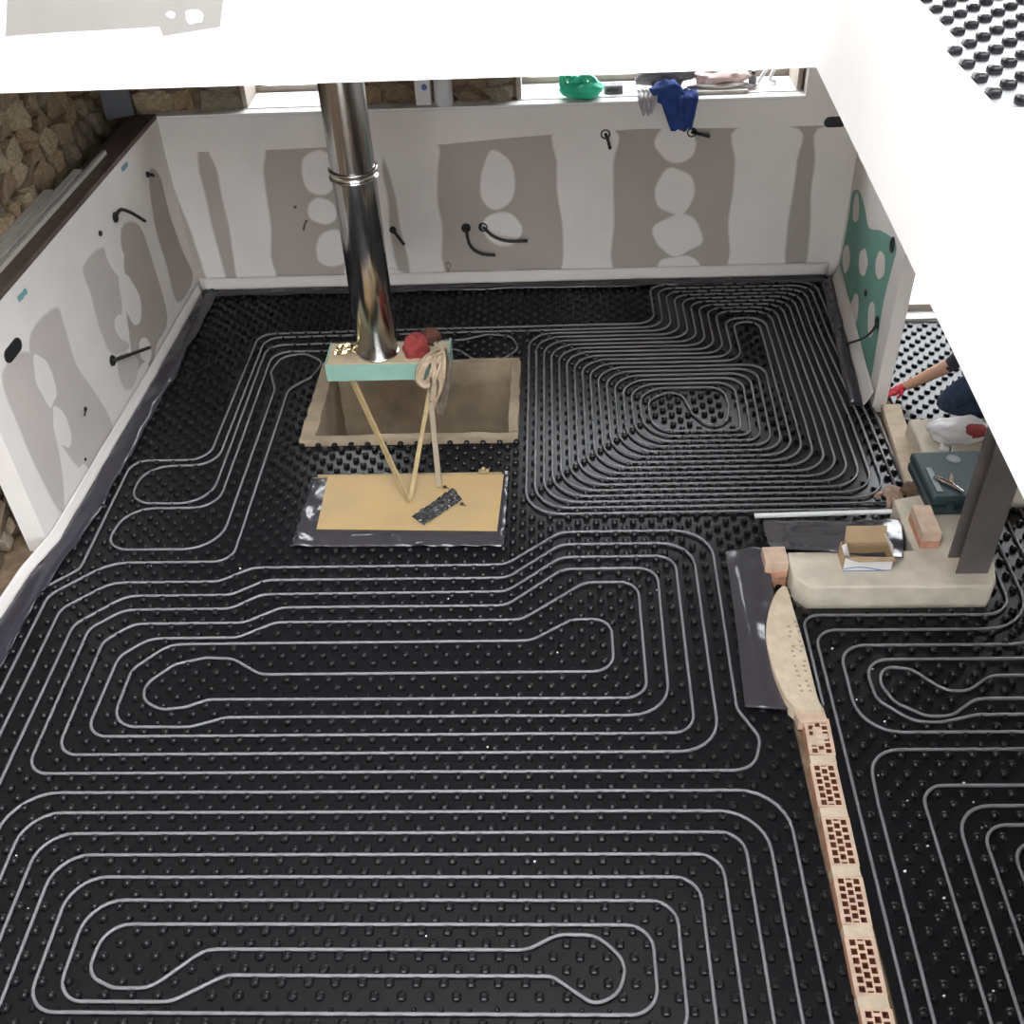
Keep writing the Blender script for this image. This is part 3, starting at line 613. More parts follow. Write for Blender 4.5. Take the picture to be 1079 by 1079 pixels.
for i, (px, py, lab) in enumerate([(469, 515, 'dark screw at the upper end of the tape strip'), (487, 533, 'dark screw on the board right of the tape')]):
    p = g(px, py, .03); t_ = thing('screw', (p.x, p.y, .0365), lab, 'screw')
    under(MB().lathe([(.0, .012), (.012, .010), (.012, .006), (.004, .004), (.004, .0)], (p.x, p.y, .037), 10).build('head', M_black), t_); under(MB().tube([(p.x, p.y, .041), (p.x + .025, p.y - .012, .041)], .004, 6).build('shank', M_iron), t_)
p = g(510, 497, .03)
m = MB(); m.box(p.x - .03, p.x + .03, p.y - .015, p.y + .015, .012, .04); m.box(p.x - .012, p.x + .008, p.y - .012, p.y + .01, .04, .06)
tag(bevel(m.build('wood_offcut', M_lath), .003), 'small pale wood offcut at the far edge of the yellow board', 'wood')
m = MB(); a, b = g(335, 502, .02), g(529, 499, .02); m.obox((a + b) / 2, (b - a).normalized(), Vector((0, 1, 0)), Vector((0, 0, 1)), (b - a).length / 2, .008, .006)
tag(m.build('wooden_lath', M_lath), 'thin lath lying along the far edge of the yellow board', 'lath')

# ================================================================== BRICK ROW
def brick_mesh():
    m = MB(); W, Ln, Z0, Z1 = .1125, .225, -.03, .032
    xs = [-.056, -.040, -.018, -.011, .011, .018, .040, .056]
    nb = 6; ys = [-Ln / 2]; pitch = (Ln - .012) / nb
    for k in range(nb): ys += [-Ln / 2 + .012 + k * pitch - .0, -Ln / 2 + .012 + k * pitch + pitch - .012]
    ys.append(Ln / 2); hd = .045
    # middle column of holes is staggered by half a pitch: build column by column
    def colm(xa, xb, holes):
        ye = -Ln / 2
        for (a, b) in holes:
            m.add([(xa, ye, Z1), (xb, ye, Z1), (xb, a, Z1), (xa, a, Z1)], [(0, 1, 2, 3)], 0)
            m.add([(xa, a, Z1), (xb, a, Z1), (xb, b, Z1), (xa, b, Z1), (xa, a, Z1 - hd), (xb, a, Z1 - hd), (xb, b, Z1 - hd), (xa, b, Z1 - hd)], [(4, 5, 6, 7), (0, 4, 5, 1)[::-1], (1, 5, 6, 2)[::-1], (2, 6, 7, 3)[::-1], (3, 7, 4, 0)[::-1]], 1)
            ye = b
        m.add([(xa, ye, Z1), (xb, ye, Z1), (xb, Ln / 2, Z1), (xa, Ln / 2, Z1)], [(0, 1, 2, 3)], 0)
    side = [(-Ln / 2 + .012 + k * pitch, -Ln / 2 + .012 + k * pitch + pitch - .011) for k in range(nb)]
    midh = [(-Ln / 2 + .012, -Ln / 2 + .018)] + [(a + pitch / 2, b + pitch / 2) for a, b in side[:-1]] + [(Ln / 2 - .016, Ln / 2 - .010)]
    colm(xs[1], xs[2], side); colm(xs[3], xs[4], midh); colm(xs[5], xs[6], side)
    for a, b in ((0, 1), (2, 3), (4, 5), (6, 7)): m.add([(xs[a], -Ln / 2, Z1), (xs[b], -Ln / 2, Z1), (xs[b], Ln / 2, Z1), (xs[a], Ln / 2, Z1)], [(0, 1, 2, 3)], 0)
    x_, l_ = .056, Ln / 2
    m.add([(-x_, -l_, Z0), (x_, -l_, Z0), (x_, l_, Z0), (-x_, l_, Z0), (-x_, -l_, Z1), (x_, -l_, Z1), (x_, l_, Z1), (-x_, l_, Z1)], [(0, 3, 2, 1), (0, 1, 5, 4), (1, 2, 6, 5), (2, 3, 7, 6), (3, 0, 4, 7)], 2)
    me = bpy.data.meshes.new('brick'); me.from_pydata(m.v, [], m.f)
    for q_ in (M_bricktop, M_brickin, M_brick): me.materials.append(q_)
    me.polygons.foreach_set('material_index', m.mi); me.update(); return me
bxc = lambda y: 1.095 + (y - 2.3) * .028
BM = brick_mesh()
brow = tag(MB().prism([(bxc(.7) - .05, .7), (bxc(.7) + .05, .7), (bxc(3.04) + .05, 3.04), (bxc(3.04) - .05, 3.04)], -.034, -.028).build('wall_divider', M_mortar), 'low row of hollow terracotta bricks dividing the two floors', kind='structure')
ys = [3.04, 2.80, 2.54, 2.275, 2.03, 1.765, 1.50, 1.24, .98, .72]
rr = random.Random(2)
for a, b in zip(ys, ys[1:]):
    yc = (a + b) / 2; o = bpy.data.objects.new('brick', BM); COL.objects.link(o); o.parent = brow
    o.location = (bxc(yc) + rr.uniform(-.004, .004), yc, rr.uniform(-.003, .003)); o.rotation_euler = (0, 0, -.028 + rr.uniform(-.015, .015)); o.scale = (1, (a - b - .045) / .225, 1)
    m = MB(); m.box(bxc(b) - .054, bxc(b) + .054, b - .0225, b + .0225, -.03, .033); q_ = m.build('mortar_joint', M_mortar, brow)
# mortar filled holes of the first brick
for dx, dy, sx, sy in ((.0, .0, .034, .10), (.028, .0, .026, .03), (-.029, -.02, .024, .05), (.0, -.08, .03, .02)):
    m = MB(); m.box(bxc(2.92) + dx - sx / 2, bxc(2.92) + dx + sx / 2, 2.92 + dy - sy / 2, 2.92 + dy + sy / 2, .01, .0345); m.build('mortar_smear', M_mortar, brow)

# mortar kerb behind the brick row
ZK = .075
poly = [(829, 618), (836, 640), (845, 670), (853, 700), (862, 735), (866, 747), (838, 745), (822, 722), (812, 695), (807, 668), (811, 640), (819, 622)]
kerb = thing('mortar_kerb', (1.1, 3.3, 0), 'sand coloured mortar kerb with a punched mark between sheet and step', 'kerb')
m = MB(); P_ = smooth_closed([g(x, y, ZK) for x, y in poly], 4); m.prism([(p.x, p.y) for p in P_], -.012, ZK); under(bevel(m.build('kerb_body', M_mortar), .006), kerb)
m = MB()
for i in range(15):
    for j, px in enumerate((829, 838)):
        if (i * 7 + j * 3) % 4 == 0: continue
        yy = 655 + i * 5.2; p = g(px + (yy - 655) * .19 + (i % 3), yy, ZK); m.obox(p + Vector((0, 0, .0008)), Vector((1, 0, 0)), Vector((0, 1, 0)), Vector((0, 0, 1)), .006, .005, .0008)
under(m.build('punched_mark', mat('mortar stain', (.30, .24, .19), .9)), kerb)
q_ = MB(); q_.prism([(g(x, y, .07).x, g(x, y, .07).y) for x, y in ((836, 741), (868, 741), (873, 756), (843, 757))], -.012, .05); tag(bevel(q_.build('brick_piece', M_bricktop), .004), 'flat terracotta piece between the mortar kerb and the brick row', 'brick')

# ================================================================== CONCRETE STEP
ZS = .13
pf = [(1.15, 3.83), (1.22, 3.745), (2.09, 3.735), (2.12, 3.78), (2.15, 3.9), (2.19, 4.1), (2.19, 4.45), (2.6, 4.5), (2.6, 5.12), (2.04, 5.12), (2.03, 4.46), (1.78, 4.40), (1.78, 4.0), (1.15, 4.0)]
m = MB(); m.prism(pf, -.03, ZS)
step = m.build('concrete_step', M_concrete); tag(bevel(step, .012, 2), 'low beige concrete step carrying the tool case and column', 'step')
# mortar strip left of the step along the dense spiral
m = MB(); m.prism([(1.915, 4.46), (2.02, 4.46), (2.09, 5.42), (1.975, 5.42)], -.012, .03)
tag(bevel(m.build('mortar_bed', M_mortar), .006), 'narrow tan mortar bed from the green partition to the gloves', 'mortar')
# bricks on the step
def solid_brick(c, sx, sy, z0, courses, rot, label):
    t_ = thing('terracotta_brick', (c[0], c[1], z0), label, 'brick'); h = .045 if z0 > 0 else .052; z = z0
    for k in range(courses):
        o = MB().box(-sx / 2, sx / 2, -sy / 2, sy / 2, 0, h).build('course', M_bricktop if k == courses - 1 else M_brick); bevel(o, .003); o.parent = t_; o.location = (0, 0, z - z0 + k * (h + .008))
        if k: q_ = MB().box(-sx / 2 + .004, sx / 2 - .004, -sy / 2 + .004, sy / 2 - .004, -.008, 0).build('joint', M_mortar); q_.parent = t_; q_.location = (0, 0, z - z0 + k * (h + .008))
    t_.rotation_euler = (0, 0, rot)
p = g(817, 590, .15)
solid_brick((1.08, 3.945), .115, .12, -.012, 3, .02, 'stub of terracotta bricks standing between the two dark sheets')
p = g(972, 548, .15)
solid_brick((1.858, 4.12), .095, .22, ZS, 2, .0, 'stub of tan bricks in front of the tool case')
# steel column
colm = thing('steel_column', (1.99, 3.86, ZS), 'dark steel column of two flanges standing on the concrete step', 'column')
f0, f1 = g(1007, 604, ZS), g(1038, 603, ZS); b0 = g(999, 587, ZS)
under(MB().box(f0.x, f1.x + .01, f0.y - .005, f0.y + .005, ZS, ZB).build('front_flange', M_iron), colm)
under(MB().box(b0.x, b0.x + (f1.x - f0.x) + .01, b0.y - .005, b0.y + .005, ZS, ZB).build('back_flange', M_iron), colm)
under(MB().box((f0.x + f1.x) / 2 - .004, (f0.x + f1.x) / 2 + .004, f0.y + .005, b0.y - .005, ZS, ZB).build('web', M_iron), colm)
# carton
cb = thing('small_carton', (1.47, 3.80, ZS), 'small open carton with white printed front on the concrete step', 'box')
A, B = g(888, 602, ZS), g(938, 600, ZS); ww = (B.x - A.x); dd = .12; hh = .088; x0, y0 = A.x, A.y; tk = .004
under(MB().box(x0, x0 + ww, y0, y0 + tk, ZS, ZS + hh).build('front_panel', M_cartonwhite), cb)
under(MB().box(x0, x0 + ww, y0 + dd - tk, y0 + dd, ZS, ZS + hh).build('back_panel', M_carton), cb)
under(MB().box(x0, x0 + tk, y0 + tk, y0 + dd - tk, ZS, ZS + hh).build('side_panel', M_carton), cb)
under(MB().box(x0 + ww - tk, x0 + ww, y0 + tk, y0 + dd - tk, ZS, ZS + hh).build('side_panel', M_carton), cb)
under(MB().box(x0 + tk, x0 + ww - tk, y0 + tk, y0 + dd - tk, ZS, ZS + tk).build('bottom', M_carton), cb)
def flap(pts, nm, mt): under(solid(MB().add(pts, [(0, 1, 2, 3)]).build(nm, mt), .003), cb)
zt = ZS + hh
flap([(x0 + .02, y0 + dd, zt), (x0 + ww - .01, y0 + dd, zt), (x0 + ww - .015, y0 + dd + .02, zt + .085), (x0 + .02, y0 + dd + .02, zt + .085)], 'back_flap', M_carton)
flap([(x0, y0, zt), (x0 + ww, y0, zt), (x0 + ww + .006, y0 - .02, zt - .005), (x0 + .06, y0 - .024, zt - .005)], 'front_flap', M_carton)
flap([(x0 + ww, y0 + .02, zt), (x0 + ww, y0 + dd - .01, zt), (x0 + ww - .03, y0 + dd - .01, zt + .06), (x0 + ww - .01, y0 + .03, zt + .055)], 'side_flap', M_cartonwhite)
flap([(x0, y0 + .02, zt), (x0, y0 + dd - .03, zt), (x0 + .02, y0 + dd - .03, zt + .02), (x0 + .03, y0 + .03, zt - .02)], 'side_flap', M_cartonwhite)
st = MB()
for k in range(12):
    u0, u1 = k / 12, (k + 1) / 12; f = lambda u: ZS + .012 + .012 * math.sin(u * 5)
    st.add([(x0 + ww * u0, y0 - .0008, f(u0)), (x0 + ww * u1, y0 - .0008, f(u1)), (x0 + ww * u1, y0 - .0008, f(u1) + .006), (x0 + ww * u0, y0 - .0008, f(u0) + .006)], [(0, 1, 2, 3)])
st.add([(x0, y0 - .0006, ZS), (x0 + ww, y0 - .0006, ZS), (x0 + ww, y0 - .0006, ZS + .006), (x0, y0 - .0006, ZS + .006)], [(0, 1, 2, 3)])
under(st.build('printed_stripe', M_blueprint), cb)
# dark plastic sheets
def sheet(name, rows, nu, nv, label, seed, amp=.015):
    # rows: list of polylines (3D); interpolated between
    R_ = [smooth_open(r, 8) for r in rows]
    def at(r, u):
        L = len(r) - 1; f = u * L; i = min(int(f), L - 1); return r[i].lerp(r[i + 1], f - i)
    C = [[at(r, i / nu) for i in range(nu + 1)] for r in R_]; colsm = []
    for i in range(nu + 1): colsm.append(smooth_open([c_[i] for c_ in C], 8))
    def fn(u, v):
        cc = colsm[round(u * nu)]; p = at(cc, v); k = noise.noise(Vector((p.x * 8, p.y * 8, seed))); return (p.x, p.y, max(-.005, p.z + amp * k))
    return tag(solid(MB().grid(fn, nu, nv).build(name, M_plastic, smooth=True), .0015), label, 'sheet')
sheet('plastic_sheet', [[g(764, 580, .02), g(775, 660, .02), g(785, 745, .012)], [g(778, 578, .06), g(790, 660, .08), g(803, 746, .03)], [g(802, 578, .11), g(803, 655, .075), g(818, 747, .03)], [g(812, 602, .09), g(822, 660, .03), g(846, 748, .02)]], 40, 24, 'dark glossy plastic sheet hanging beside the mortar kerb', 3, .008)
sheet('plastic_sheet', [[g(804, 548, .03), g(870, 548, .03), g(952, 547, .11)], [g(806, 562, .09), g(880, 564, .11), g(952, 563, .135)], [g(812, 578, .145), g(880, 582, .148), g(952, 588, .148)]], 48, 20, 'dark glossy plastic sheet lying behind the small carton', 8, .012)
m = MB(); a, b = g(795, 544, .03), g(961, 539, .05); m.obox((a + b) / 2 + Vector((0, 0, .004)), (b - a).normalized(), Vector((0, 1, 0)), Vector((0, 0, 1)), (b - a).length / 2, .013, .006)
tag(m.build('white_batten', M_white), 'thin white batten lying along the near edge of the dense spiral', 'batten')

# ---- tool case
tc = thing('tool_case', (2.05, 4.5, ZS), 'dark teal plastic tool case lying on the step beside the column', 'tool case')
q4 = [g(976, 546, ZS), g(1016, 546, ZS)]; ang = -.05
tc.location = (2.10, 4.46, ZS); tc.rotation_euler = (0, 0, .03)
cw, cd, ch = .37, .40, .12
o = MB().box(-cw / 2, cw / 2, -cd / 2, cd / 2, 0, ch * .5).build('bottom_shell', M_case); bevel(o, .018, 3); o.parent = tc
o = MB().box(-cw / 2, cw / 2, -cd / 2, cd / 2, ch * .5 + .003, ch).build('lid', M_case2); bevel(o, .018, 3); o.parent = tc
for sx in (-.09, .09): o = MB().box(sx - .02, sx + .02, -cd / 2 - .008, -cd / 2 + .002, .03, .085).build('latch', M_case); bevel(o, .003); o.parent = tc
o = MB().tube(smooth_open([(-.06, -cd / 2, .058), (-.06, -cd / 2 - .035, .058), (.06, -cd / 2 - .035, .058), (.06, -cd / 2, .058)], 5), .009, 8).build('handle', M_case, tc)
m = MB(); m.lathe([(.0, .0025), (.036, .0025), (.036, 0)], (.02, .12, ch), 20); o = m.build('emblem', mat('worn grey emblem', (.09, .11, .11), .4), tc)
m = MB(); m.lathe([(.026, .003), (.030, .003), (.030, .0)], (.02, .12, ch + .001), 20); o = m.build('emblem_ring', M_case, tc)
m = MB(); m.box(-.15, -.12, -.15, .05, ch, ch + .004); m.build('rib', mat('pale case rib', (.07, .10, .10), .4), tc)
zc = ZS + ch + .008
pl = thing('pliers', (2.05, 4.4, zc), 'steel pliers lying open on the lid of the teal tool case', 'tool')
a, b, c_, d_ = g(984, 502, zc), g(1002, 510, zc), g(1015, 518, zc), g(1004, 504, zc)
under(MB().tube([a, a.lerp(b, .5), b], [.006, .014, .011], 8).build('jaw', M_silver), pl); under(MB().tube([b, c_], [.011, .006], 8).build('handle', M_silver), pl); under(MB().tube([b + Vector((0, 0, .006)), d_ + Vector((0, .03, .006))], [.011, .007], 8).build('handle', M_brownrag), pl)
wg = thing('white_connector', tuple(g(996, 473, ZS)), 'white plastic pipe connector behind the tool case', 'connector')
p = g(996, 473, ZS + .01)
under(MB().tube([p + Vector((-.035, .0, .0)), p + Vector((.04, -.005, .0))], .013, 10).build('body', M_white), wg); under(MB().tube([p, p + Vector((-.012, .035, .01))], .010, 10).build('branch', M_white), wg); under(MB().tube([p + Vector((.02, -.002, 0)), p + Vector((.028, -.003, 0))], .018, 10).build('collar', M_black), wg)
# white bag with red patch
p = g(1008, 463, ZS)
bag = thing('white_bag', (p.x, p.y, ZS), 'white plastic bag with a round red print behind the tool case', 'bag')
blob('bag_body', (p.x + .02, p.y + .04, ZS + .035), (.17, .10, .05), .3, 1.6, 12, M_whitefilm, bag, 4, -.034)
blob('red_print', (p.x + .085, p.y - .0, ZS + .06), (.075, .06, .03), .15, 1.5, 14, M_red, bag, 3)
# gloves at the pipe ends
gl = thing('leather_glove', tuple(g(942, 520, .03)), 'tan work glove lying over the ends of the dense spiral', 'glove')
p = g(941, 520, .05)
blob('palm', tuple(p), (.055, .06, .022), .3, 1.6, 4, M_brownrag, gl, 3)
for k in range(4): under(MB().tube(smooth_open([p + Vector((-.035 + .022 * k, -.04, .0)), p + Vector((-.045 + .028 * k, -.085, .006)), p + Vector((-.05 + .03 * k, -.12 + .01 * abs(k - 1), -.012))], 4), .012, 8).build('finger', M_brownrag, smooth=True), gl)
under(MB().tube(smooth_open([p + Vector((-.045, .0, .0)), p + Vector((-.085, -.01, .004)), p + Vector((-.10, -.035, -.006))], 4), .013, 8).build('thumb', M_brownrag, smooth=True), gl)
p = g(966, 516, .07)
gl = thing('leather_glove', tuple(p), 'darker brown crumpled glove against the tool case', 'glove')
mdk = mat('dark brown leather', (.16, .10, .07), .85, var=.25, vscale=25)
blob('palm', tuple(p), (.07, .06, .04), .5, 1.9, 9, mdk, gl, 3)
for k in range(4): under(MB().tube(smooth_open([p + Vector((-.03 + .022 * k, -.035, .0)), p + Vector((-.01 + .03 * k, -.08, .015)), p + Vector((.005 + .032 * k, -.09, -.03))], 4), .013, 8).build('finger', mdk, smooth=True), gl)
under(MB().tube(smooth_open([p + Vector((.04, .0, .0)), p + Vector((.08, .01, .004)), p + Vector((.095, -.02, -.03))], 4), .014, 8).build('thumb', M_carton, smooth=True), gl)

# ================================================================== LEFT WALL TOP BATTENS
for i, (off, yA, yB, wd, zz, lab) in enumerate([(.085, 3.9, 6.45, .022, 1.33, 'pale batten lying nearest to the edge of the left lining cap'), (.125, 3.9, 6.15, .045, 1.335, 'second pale batten from the edge of the left lining cap'), (.18, 3.9, 5.85, .05, 1.34, 'widest pale batten on the left lining, third from the edge'), (.24, 3.9, 5.2, .03, 1.335, 'short pale batten closest to the stone wall')]):
    fx = lambda y: L0.x + (L1.x - L0.x) * (L0.y - y) / (L0.y - L1.y)
    m = MB(); m.prism([(fx(yA) - off, yA), (fx(yA) - off - wd, yA), (fx(yB) - off - wd, yB), (fx(yB) - off, yB)], 1.316, zz + .012)
    tag(m.build('timber_batten', M_batten), lab, 'batten', 'battens on the left lining')
m = MB(); m.slab([Vector((-2.96, 7.06, 1.32)), Vector((-2.80, 7.14, 1.32)), Vector((-2.80, 7.14, 2.5)), Vector((-2.96, 7.06, 2.5))], Vector((0, -1, 0)), .03)
tag(m.build('grey_board', M_bluegrey), 'blue grey board standing upright in the far left corner', 'board')
for i, (px, py, lab) in enumerate([(22, 310, 'scrap of turquoise tape at the near end of the left lining'), (130, 175, 'small scrap of turquoise tape near the far left corner')]):
    p = onplane(px, py, PL0, NL); m = MB(); m.grid(lambda u, v: (p.x + .004 + .006 * u, p.y - .05 + .1 * u, p.z - .02 + .03 * v + .008 * noise.noise(Vector((u * 5, v * 5, i)))), 6, 3)
    tag(solid(m.build('tape_scrap', M_turq), .001), lab, 'tape')

# ================================================================== CONDUITS
def conduit(P0, N, px, lab, tail=(), r=.018, cat='conduit', rt=.0105, lift=.05, boxed=None):
    c_ = onplane(px[0], px[1], P0, N); t_ = thing('wall_conduit', tuple(c_), lab, cat)
    side = Vector((0, 0, 1)).cross(N).normalized(); up_ = Vector((0, 0, 1))
    m = MB(); vs = []
    if boxed:
        hw, hh_ = boxed; n = 10; pts = []
        for s_ in (1, -1):
            for k in range(n + 1):
                a = math.pi * (k / n) - math.pi / 2; pts.append(c_ + side * (s_ * (hw - hh_ + hh_ * math.cos(a))) + up_ * (s_ * hh_ * math.sin(a)))
        m.slab(pts, N, .008); under(recalc(m.build('box', M_black)), t_)
    else:
        ring = []
        for rr_, o_ in ((r, .0), (r, .01), (r * .72, .01), (r * .66, .003), (.0, .003)): ring.append([c_ + (side * math.cos(2 * math.pi * k / 16) + up_ * math.sin(2 * math.pi * k / 16)) * rr_ + N * o_ for k in range(16)])
        flat = [p_ for q_ in ring for p_ in q_]; m.add(flat, [(i * 16 + k, i * 16 + (k + 1) % 16, (i + 1) * 16 + (k + 1) % 16, (i + 1) * 16 + k) for i in range(4) for k in range(16)]); under(recalc(m.build('wall_box', M_black)), t_)
    if tail:
        pts = [c_ + N * .004]; n = len(tail)
        for i, (x, y) in enumerate(tail): pts.append(onplane(x, y, P0 + N * lift * (.6 + .4 * (i + 1) / n), N))
        sm = smooth_open(pts, 6); under(MB().tube(sm, [rt * (1 + .12 * (k % 2)) for k in range(len(sm))], 8).build('corrugated_tube', M_black, smooth=True), t_)
    return t_
conduit(PB, NB, (638, 141), 'black ring conduit with short tail left of the blue jacket', [(640, 146), (643, 157)], .034)
conduit(PB, NB, (729, 139), 'black conduit end just below the blue jacket', [(736, 141), (748, 144)], .034)
conduit(PB, NB, (491, 240), 'left of two black conduits bending out of the far wall', [(495, 258), (506, 267), (522, 269)], .034)
conduit(PB, NB, (509, 239), 'right of two black conduits, pointing to the right', [(520, 249), (535, 254), (556, 254)], .034)
conduit(PB, NB, (414, 242), 'black ring conduit directly beside the flue pipe', [(419, 249), (426, 258)], .026)
conduit(PB, NB, (880, 128), 'black twin socket box high in the far right corner', boxed=(.075, .036))
conduit(PL0, NL, (121, 229), 'black conduit arching out near the top of the left lining', [(127, 221), (138, 224), (153, 233)], .032, rt=.010)
conduit(PL0, NL, (155, 184), 'small black conduit in the far top corner of the left lining', [(158, 184), (162, 185)], .02)
conduit(PL0, NL, (118, 380), 'straight black conduit sticking out of the left lining', [(138, 373), (158, 366)], .034, lift=.09)
conduit(PL0, NL, (13, 369), 'black elongated socket box at the near end of the left lining', boxed=(.09, .036))
conduit(PL0, NL, (105, 246), 'small dark hole below the arching conduit', [], .016, cat='hole')
conduit(PL0, NL, (89, 431), 'small hook shaped wire low on the left lining', [(90, 434), (89, 438)], .014, rt=.004)
conduit(PL0, NL, (89, 484), 'tiny dark hole near the foot of the left lining', [], .009, cat='hole')
conduit(PR0, NR, (941, 258), 'black socket box near the top of the green board', [], .045)
conduit(PR0, NR, (913, 309), 'small black slot in the middle of the green board', [], .022)
conduit(PR0, NR, (925, 340), 'black socket box low on the green board with a drooping cable', [(918, 350), (908, 357), (893, 362)], .04, rt=.007)
M_hole = mat('grey screw hole', (.15, .13, .12), .9)
for i, (x, y, lab) in enumerate([(311, 218, 'left grey hole of the pair beside the flue'), (334, 215, 'right grey hole of the pair beside the flue')]):
    c_ = onplane(x, y, PB, NB); m = MB(); m.slab([c_ + Vector((.013 * math.cos(k * .63), 0, .013 * math.sin(k * .63))) for k in range(10)], NB, .004); tag(m.build('wall_hole', M_hole), lab, 'hole')
c_ = onplane(322, 236, PB, NB); tag(MB().tube(smooth_open([c_ + Vector((.015, -.004, .03)), c_ + Vector((.0, -.02, .01)), c_ + Vector((-.012, -.02, -.02)), c_ + Vector((-.02, -.006, -.04))], 4), .007, 8).build('grey_cable', M_hole, smooth=True), 'short grey cable stub left of the flue', 'cable')
c_ = onplane(473, 284, PB, NB); tag(MB().tube(smooth_open([c_ + Vector((x, -.012, z)) for x, z in ((0, -.055), (.0, .0), (.018, .04), (.0, .065), (-.018, .045), (-.008, .0), (-.012, -.05))], 5), .004, 6).build('wire_hook', mat('tan wire', (.30, .22, .15), .6), smooth=True), 'thin tan wire loop low on the far wall', 'wire')

# ================================================================== WINDOW SILL ITEMS
ZW = 1.306
p = onplane(613, 104, Vector((0, 7.22, 0)), NB)
gb = thing('green_bag', (p.x, 7.215, ZW), 'bright green plastic bag on the right window sill', 'bag')
o = blob('bag_body', (p.x, 7.215, ZW + .05), (.145, .075, .055), .25, 1.6, 21, M_greenbag, gb, 4, -.049)
for k, (dx, hx, hz) in enumerate(((-.09, -.12, .15), (-.03, -.05, .12), (.06, .02, .14))):
    hp = smooth_open([(p.x + dx - .03, 7.215, ZW + .06), (p.x + hx - .01, 7.205, ZW + hz), (p.x + hx + .035, 7.215, ZW + hz - .015), (p.x + dx + .04, 7.22, ZW + .06)], 5)
    under(MB().tube(hp, [.024 + .006 * math.sin(k + q_) for q_ in range(len(hp))], 7).build('handle', M_greenbag, smooth=True), gb)
# blue jacket hanging over the ledge
def drape(name, xa, xb, ztop, zlow, mt, label, seed, depth=.12, taper=.3, shift=0.0):
    # lies on the ledge, then falls over its edge
    def fn(u, v):
        s_ = v * (depth + (ztop - zlow)); f = 1 - taper * max(0, s_ - depth) / (ztop - zlow); x = (xa + xb) / 2 + (u - .5) * (xb - xa) * f + shift * max(0, s_ - depth)
        fold = .018 * math.sin(u * 14 + seed) + .02 * noise.noise(Vector((u * 5, v * 5, seed)))
        if s_ < depth: y = BY - .02 + (depth - s_); z = ztop + .018 + abs(fold) * .9
        else: y = BY - .028 - abs(fold) * .8; z = ztop + .012 - (s_ - depth) + .03 * noise.noise(Vector((u * 4, seed, 1)))
        return (x, y, z)
    return tag(solid(MB().grid(fn, 26, 34).build(name, mt, smooth=True), .006), label, 'clothing')
X = lambda px, py: onplane(px, py, PB, NB)
bj = drape('blue_jacket', X(695, 105).x, X(735, 105).x, 1.30, X(720, 137).z, M_blue, 'blue work jacket hanging from the right window sill', 1.0, taper=.45, shift=.12)
blob('bunched_part', (X(703, 100).x, 7.16, 1.345), (.10, .06, .07), .4, 2, 31, M_blue, None, 3).parent = bj
gj = drape('grey_cloth', X(672, 105).x, X(692, 105).x, 1.30, X(684, 120).z, mat('light grey cloth', (.42, .41, .41), .9), 'light grey cloth hanging just left of the blue jacket', 4.0, taper=.5)
tag(blob('grey_garment', (X(703, 88).x, 7.33, 1.40), (.19, .08, .08), .4, 2, 33, M_grey, None, 4), 'dark grey garment bunched behind the blue jacket on the sill', 'clothing')
tag(blob('pink_bag', (X(765, 92).x, 7.37, 1.355), (.17, .08, .06), .4, 2, 35, mat('pale pink plastic', (.78, .60, .57), .6), None, 4), 'pale pink plastic bag on the right part of the sill', 'bag')
tag(blob('grey_rag', (X(765, 99).x, 7.28, 1.325), (.20, .05, .02), .4, 2.4, 36, mat('grey beige rag', (.36, .33, .32), .9), None, 3), 'long grey beige rag in front of the pink bag', 'rag')
p = X(648, 100)
t_ = thing('small_radio', (p.x, 7.30, ZW), 'small dark box between the green bag and grey garment', 'box'); under(bevel(MB().box(p.x - .065, p.x + .06, 7.26, 7.34, ZW, ZW + .05).build('body', M_grey), .005), t_); under(MB().box(p.x - .05, p.x + .03, 7.258, 7.261, ZW + .012, ZW + .035).build('front_plate', M_black), t_)
p = X(798, 92); t_ = thing('small_bottle', (p.x, 7.32, ZW), 'small dark bottle near the right end of the sill', 'bottle'); under(MB().lathe([(0, 0), (.026, 0), (.026, .055), (.012, .07), (.012, .082), (0, .082)], (p.x, 7.32, ZW), 14).build('body', M_grey, smooth=True), t_); under(MB().lathe([(.014, 0), (.014, .018), (0, .018)], (p.x, 7.32, ZW + .082), 12).build('cap', M_black), t_)
p = X(783, 73); t_ = MB(); t_.obox(Vector((p.x, 7.60, 1.50)), Vector((1, 0, .05)), Vector((0, 1, 0)), Vector((0, 0, 1)), .10, .03, .014); tag(bevel(t_.build('red_bar', M_red), .004), 'small red bar at the outer edge of the right window', 'bar')
t_ = thing('red_bar_post', (p.x, 7.60, ZW), 'pale post carrying the red bar outside the window', 'post'); under(MB().box(p.x - .012, p.x + .012, 7.59, 7.61, 1.30, 1.486).build('post', M_white), t_)
p = X(815, 88); tag(MB().tube(smooth_open([(p.x - .06, 7.35, ZW + .012), (p.x - .03, 7.36, ZW + .06), (p.x + .02, 7.37, ZW + .13), (p.x + .05, 7.38, ZW + .10), (p.x + .02, 7.36, ZW + .03), (p.x + .06, 7.35, ZW + .012)], 5), .012, 8).build('white_hose', M_white, smooth=True), 'white hose loop at the right end of the sill', 'hose')
m = MB(); a = X(680, 103); b = X(790, 103); m.box(a.x, b.x, 7.20, 7.235, 1.3005, 1.322); tag(m.build('sill_batten', M_batten), 'thin grey batten along the front of the right sill', 'batten')
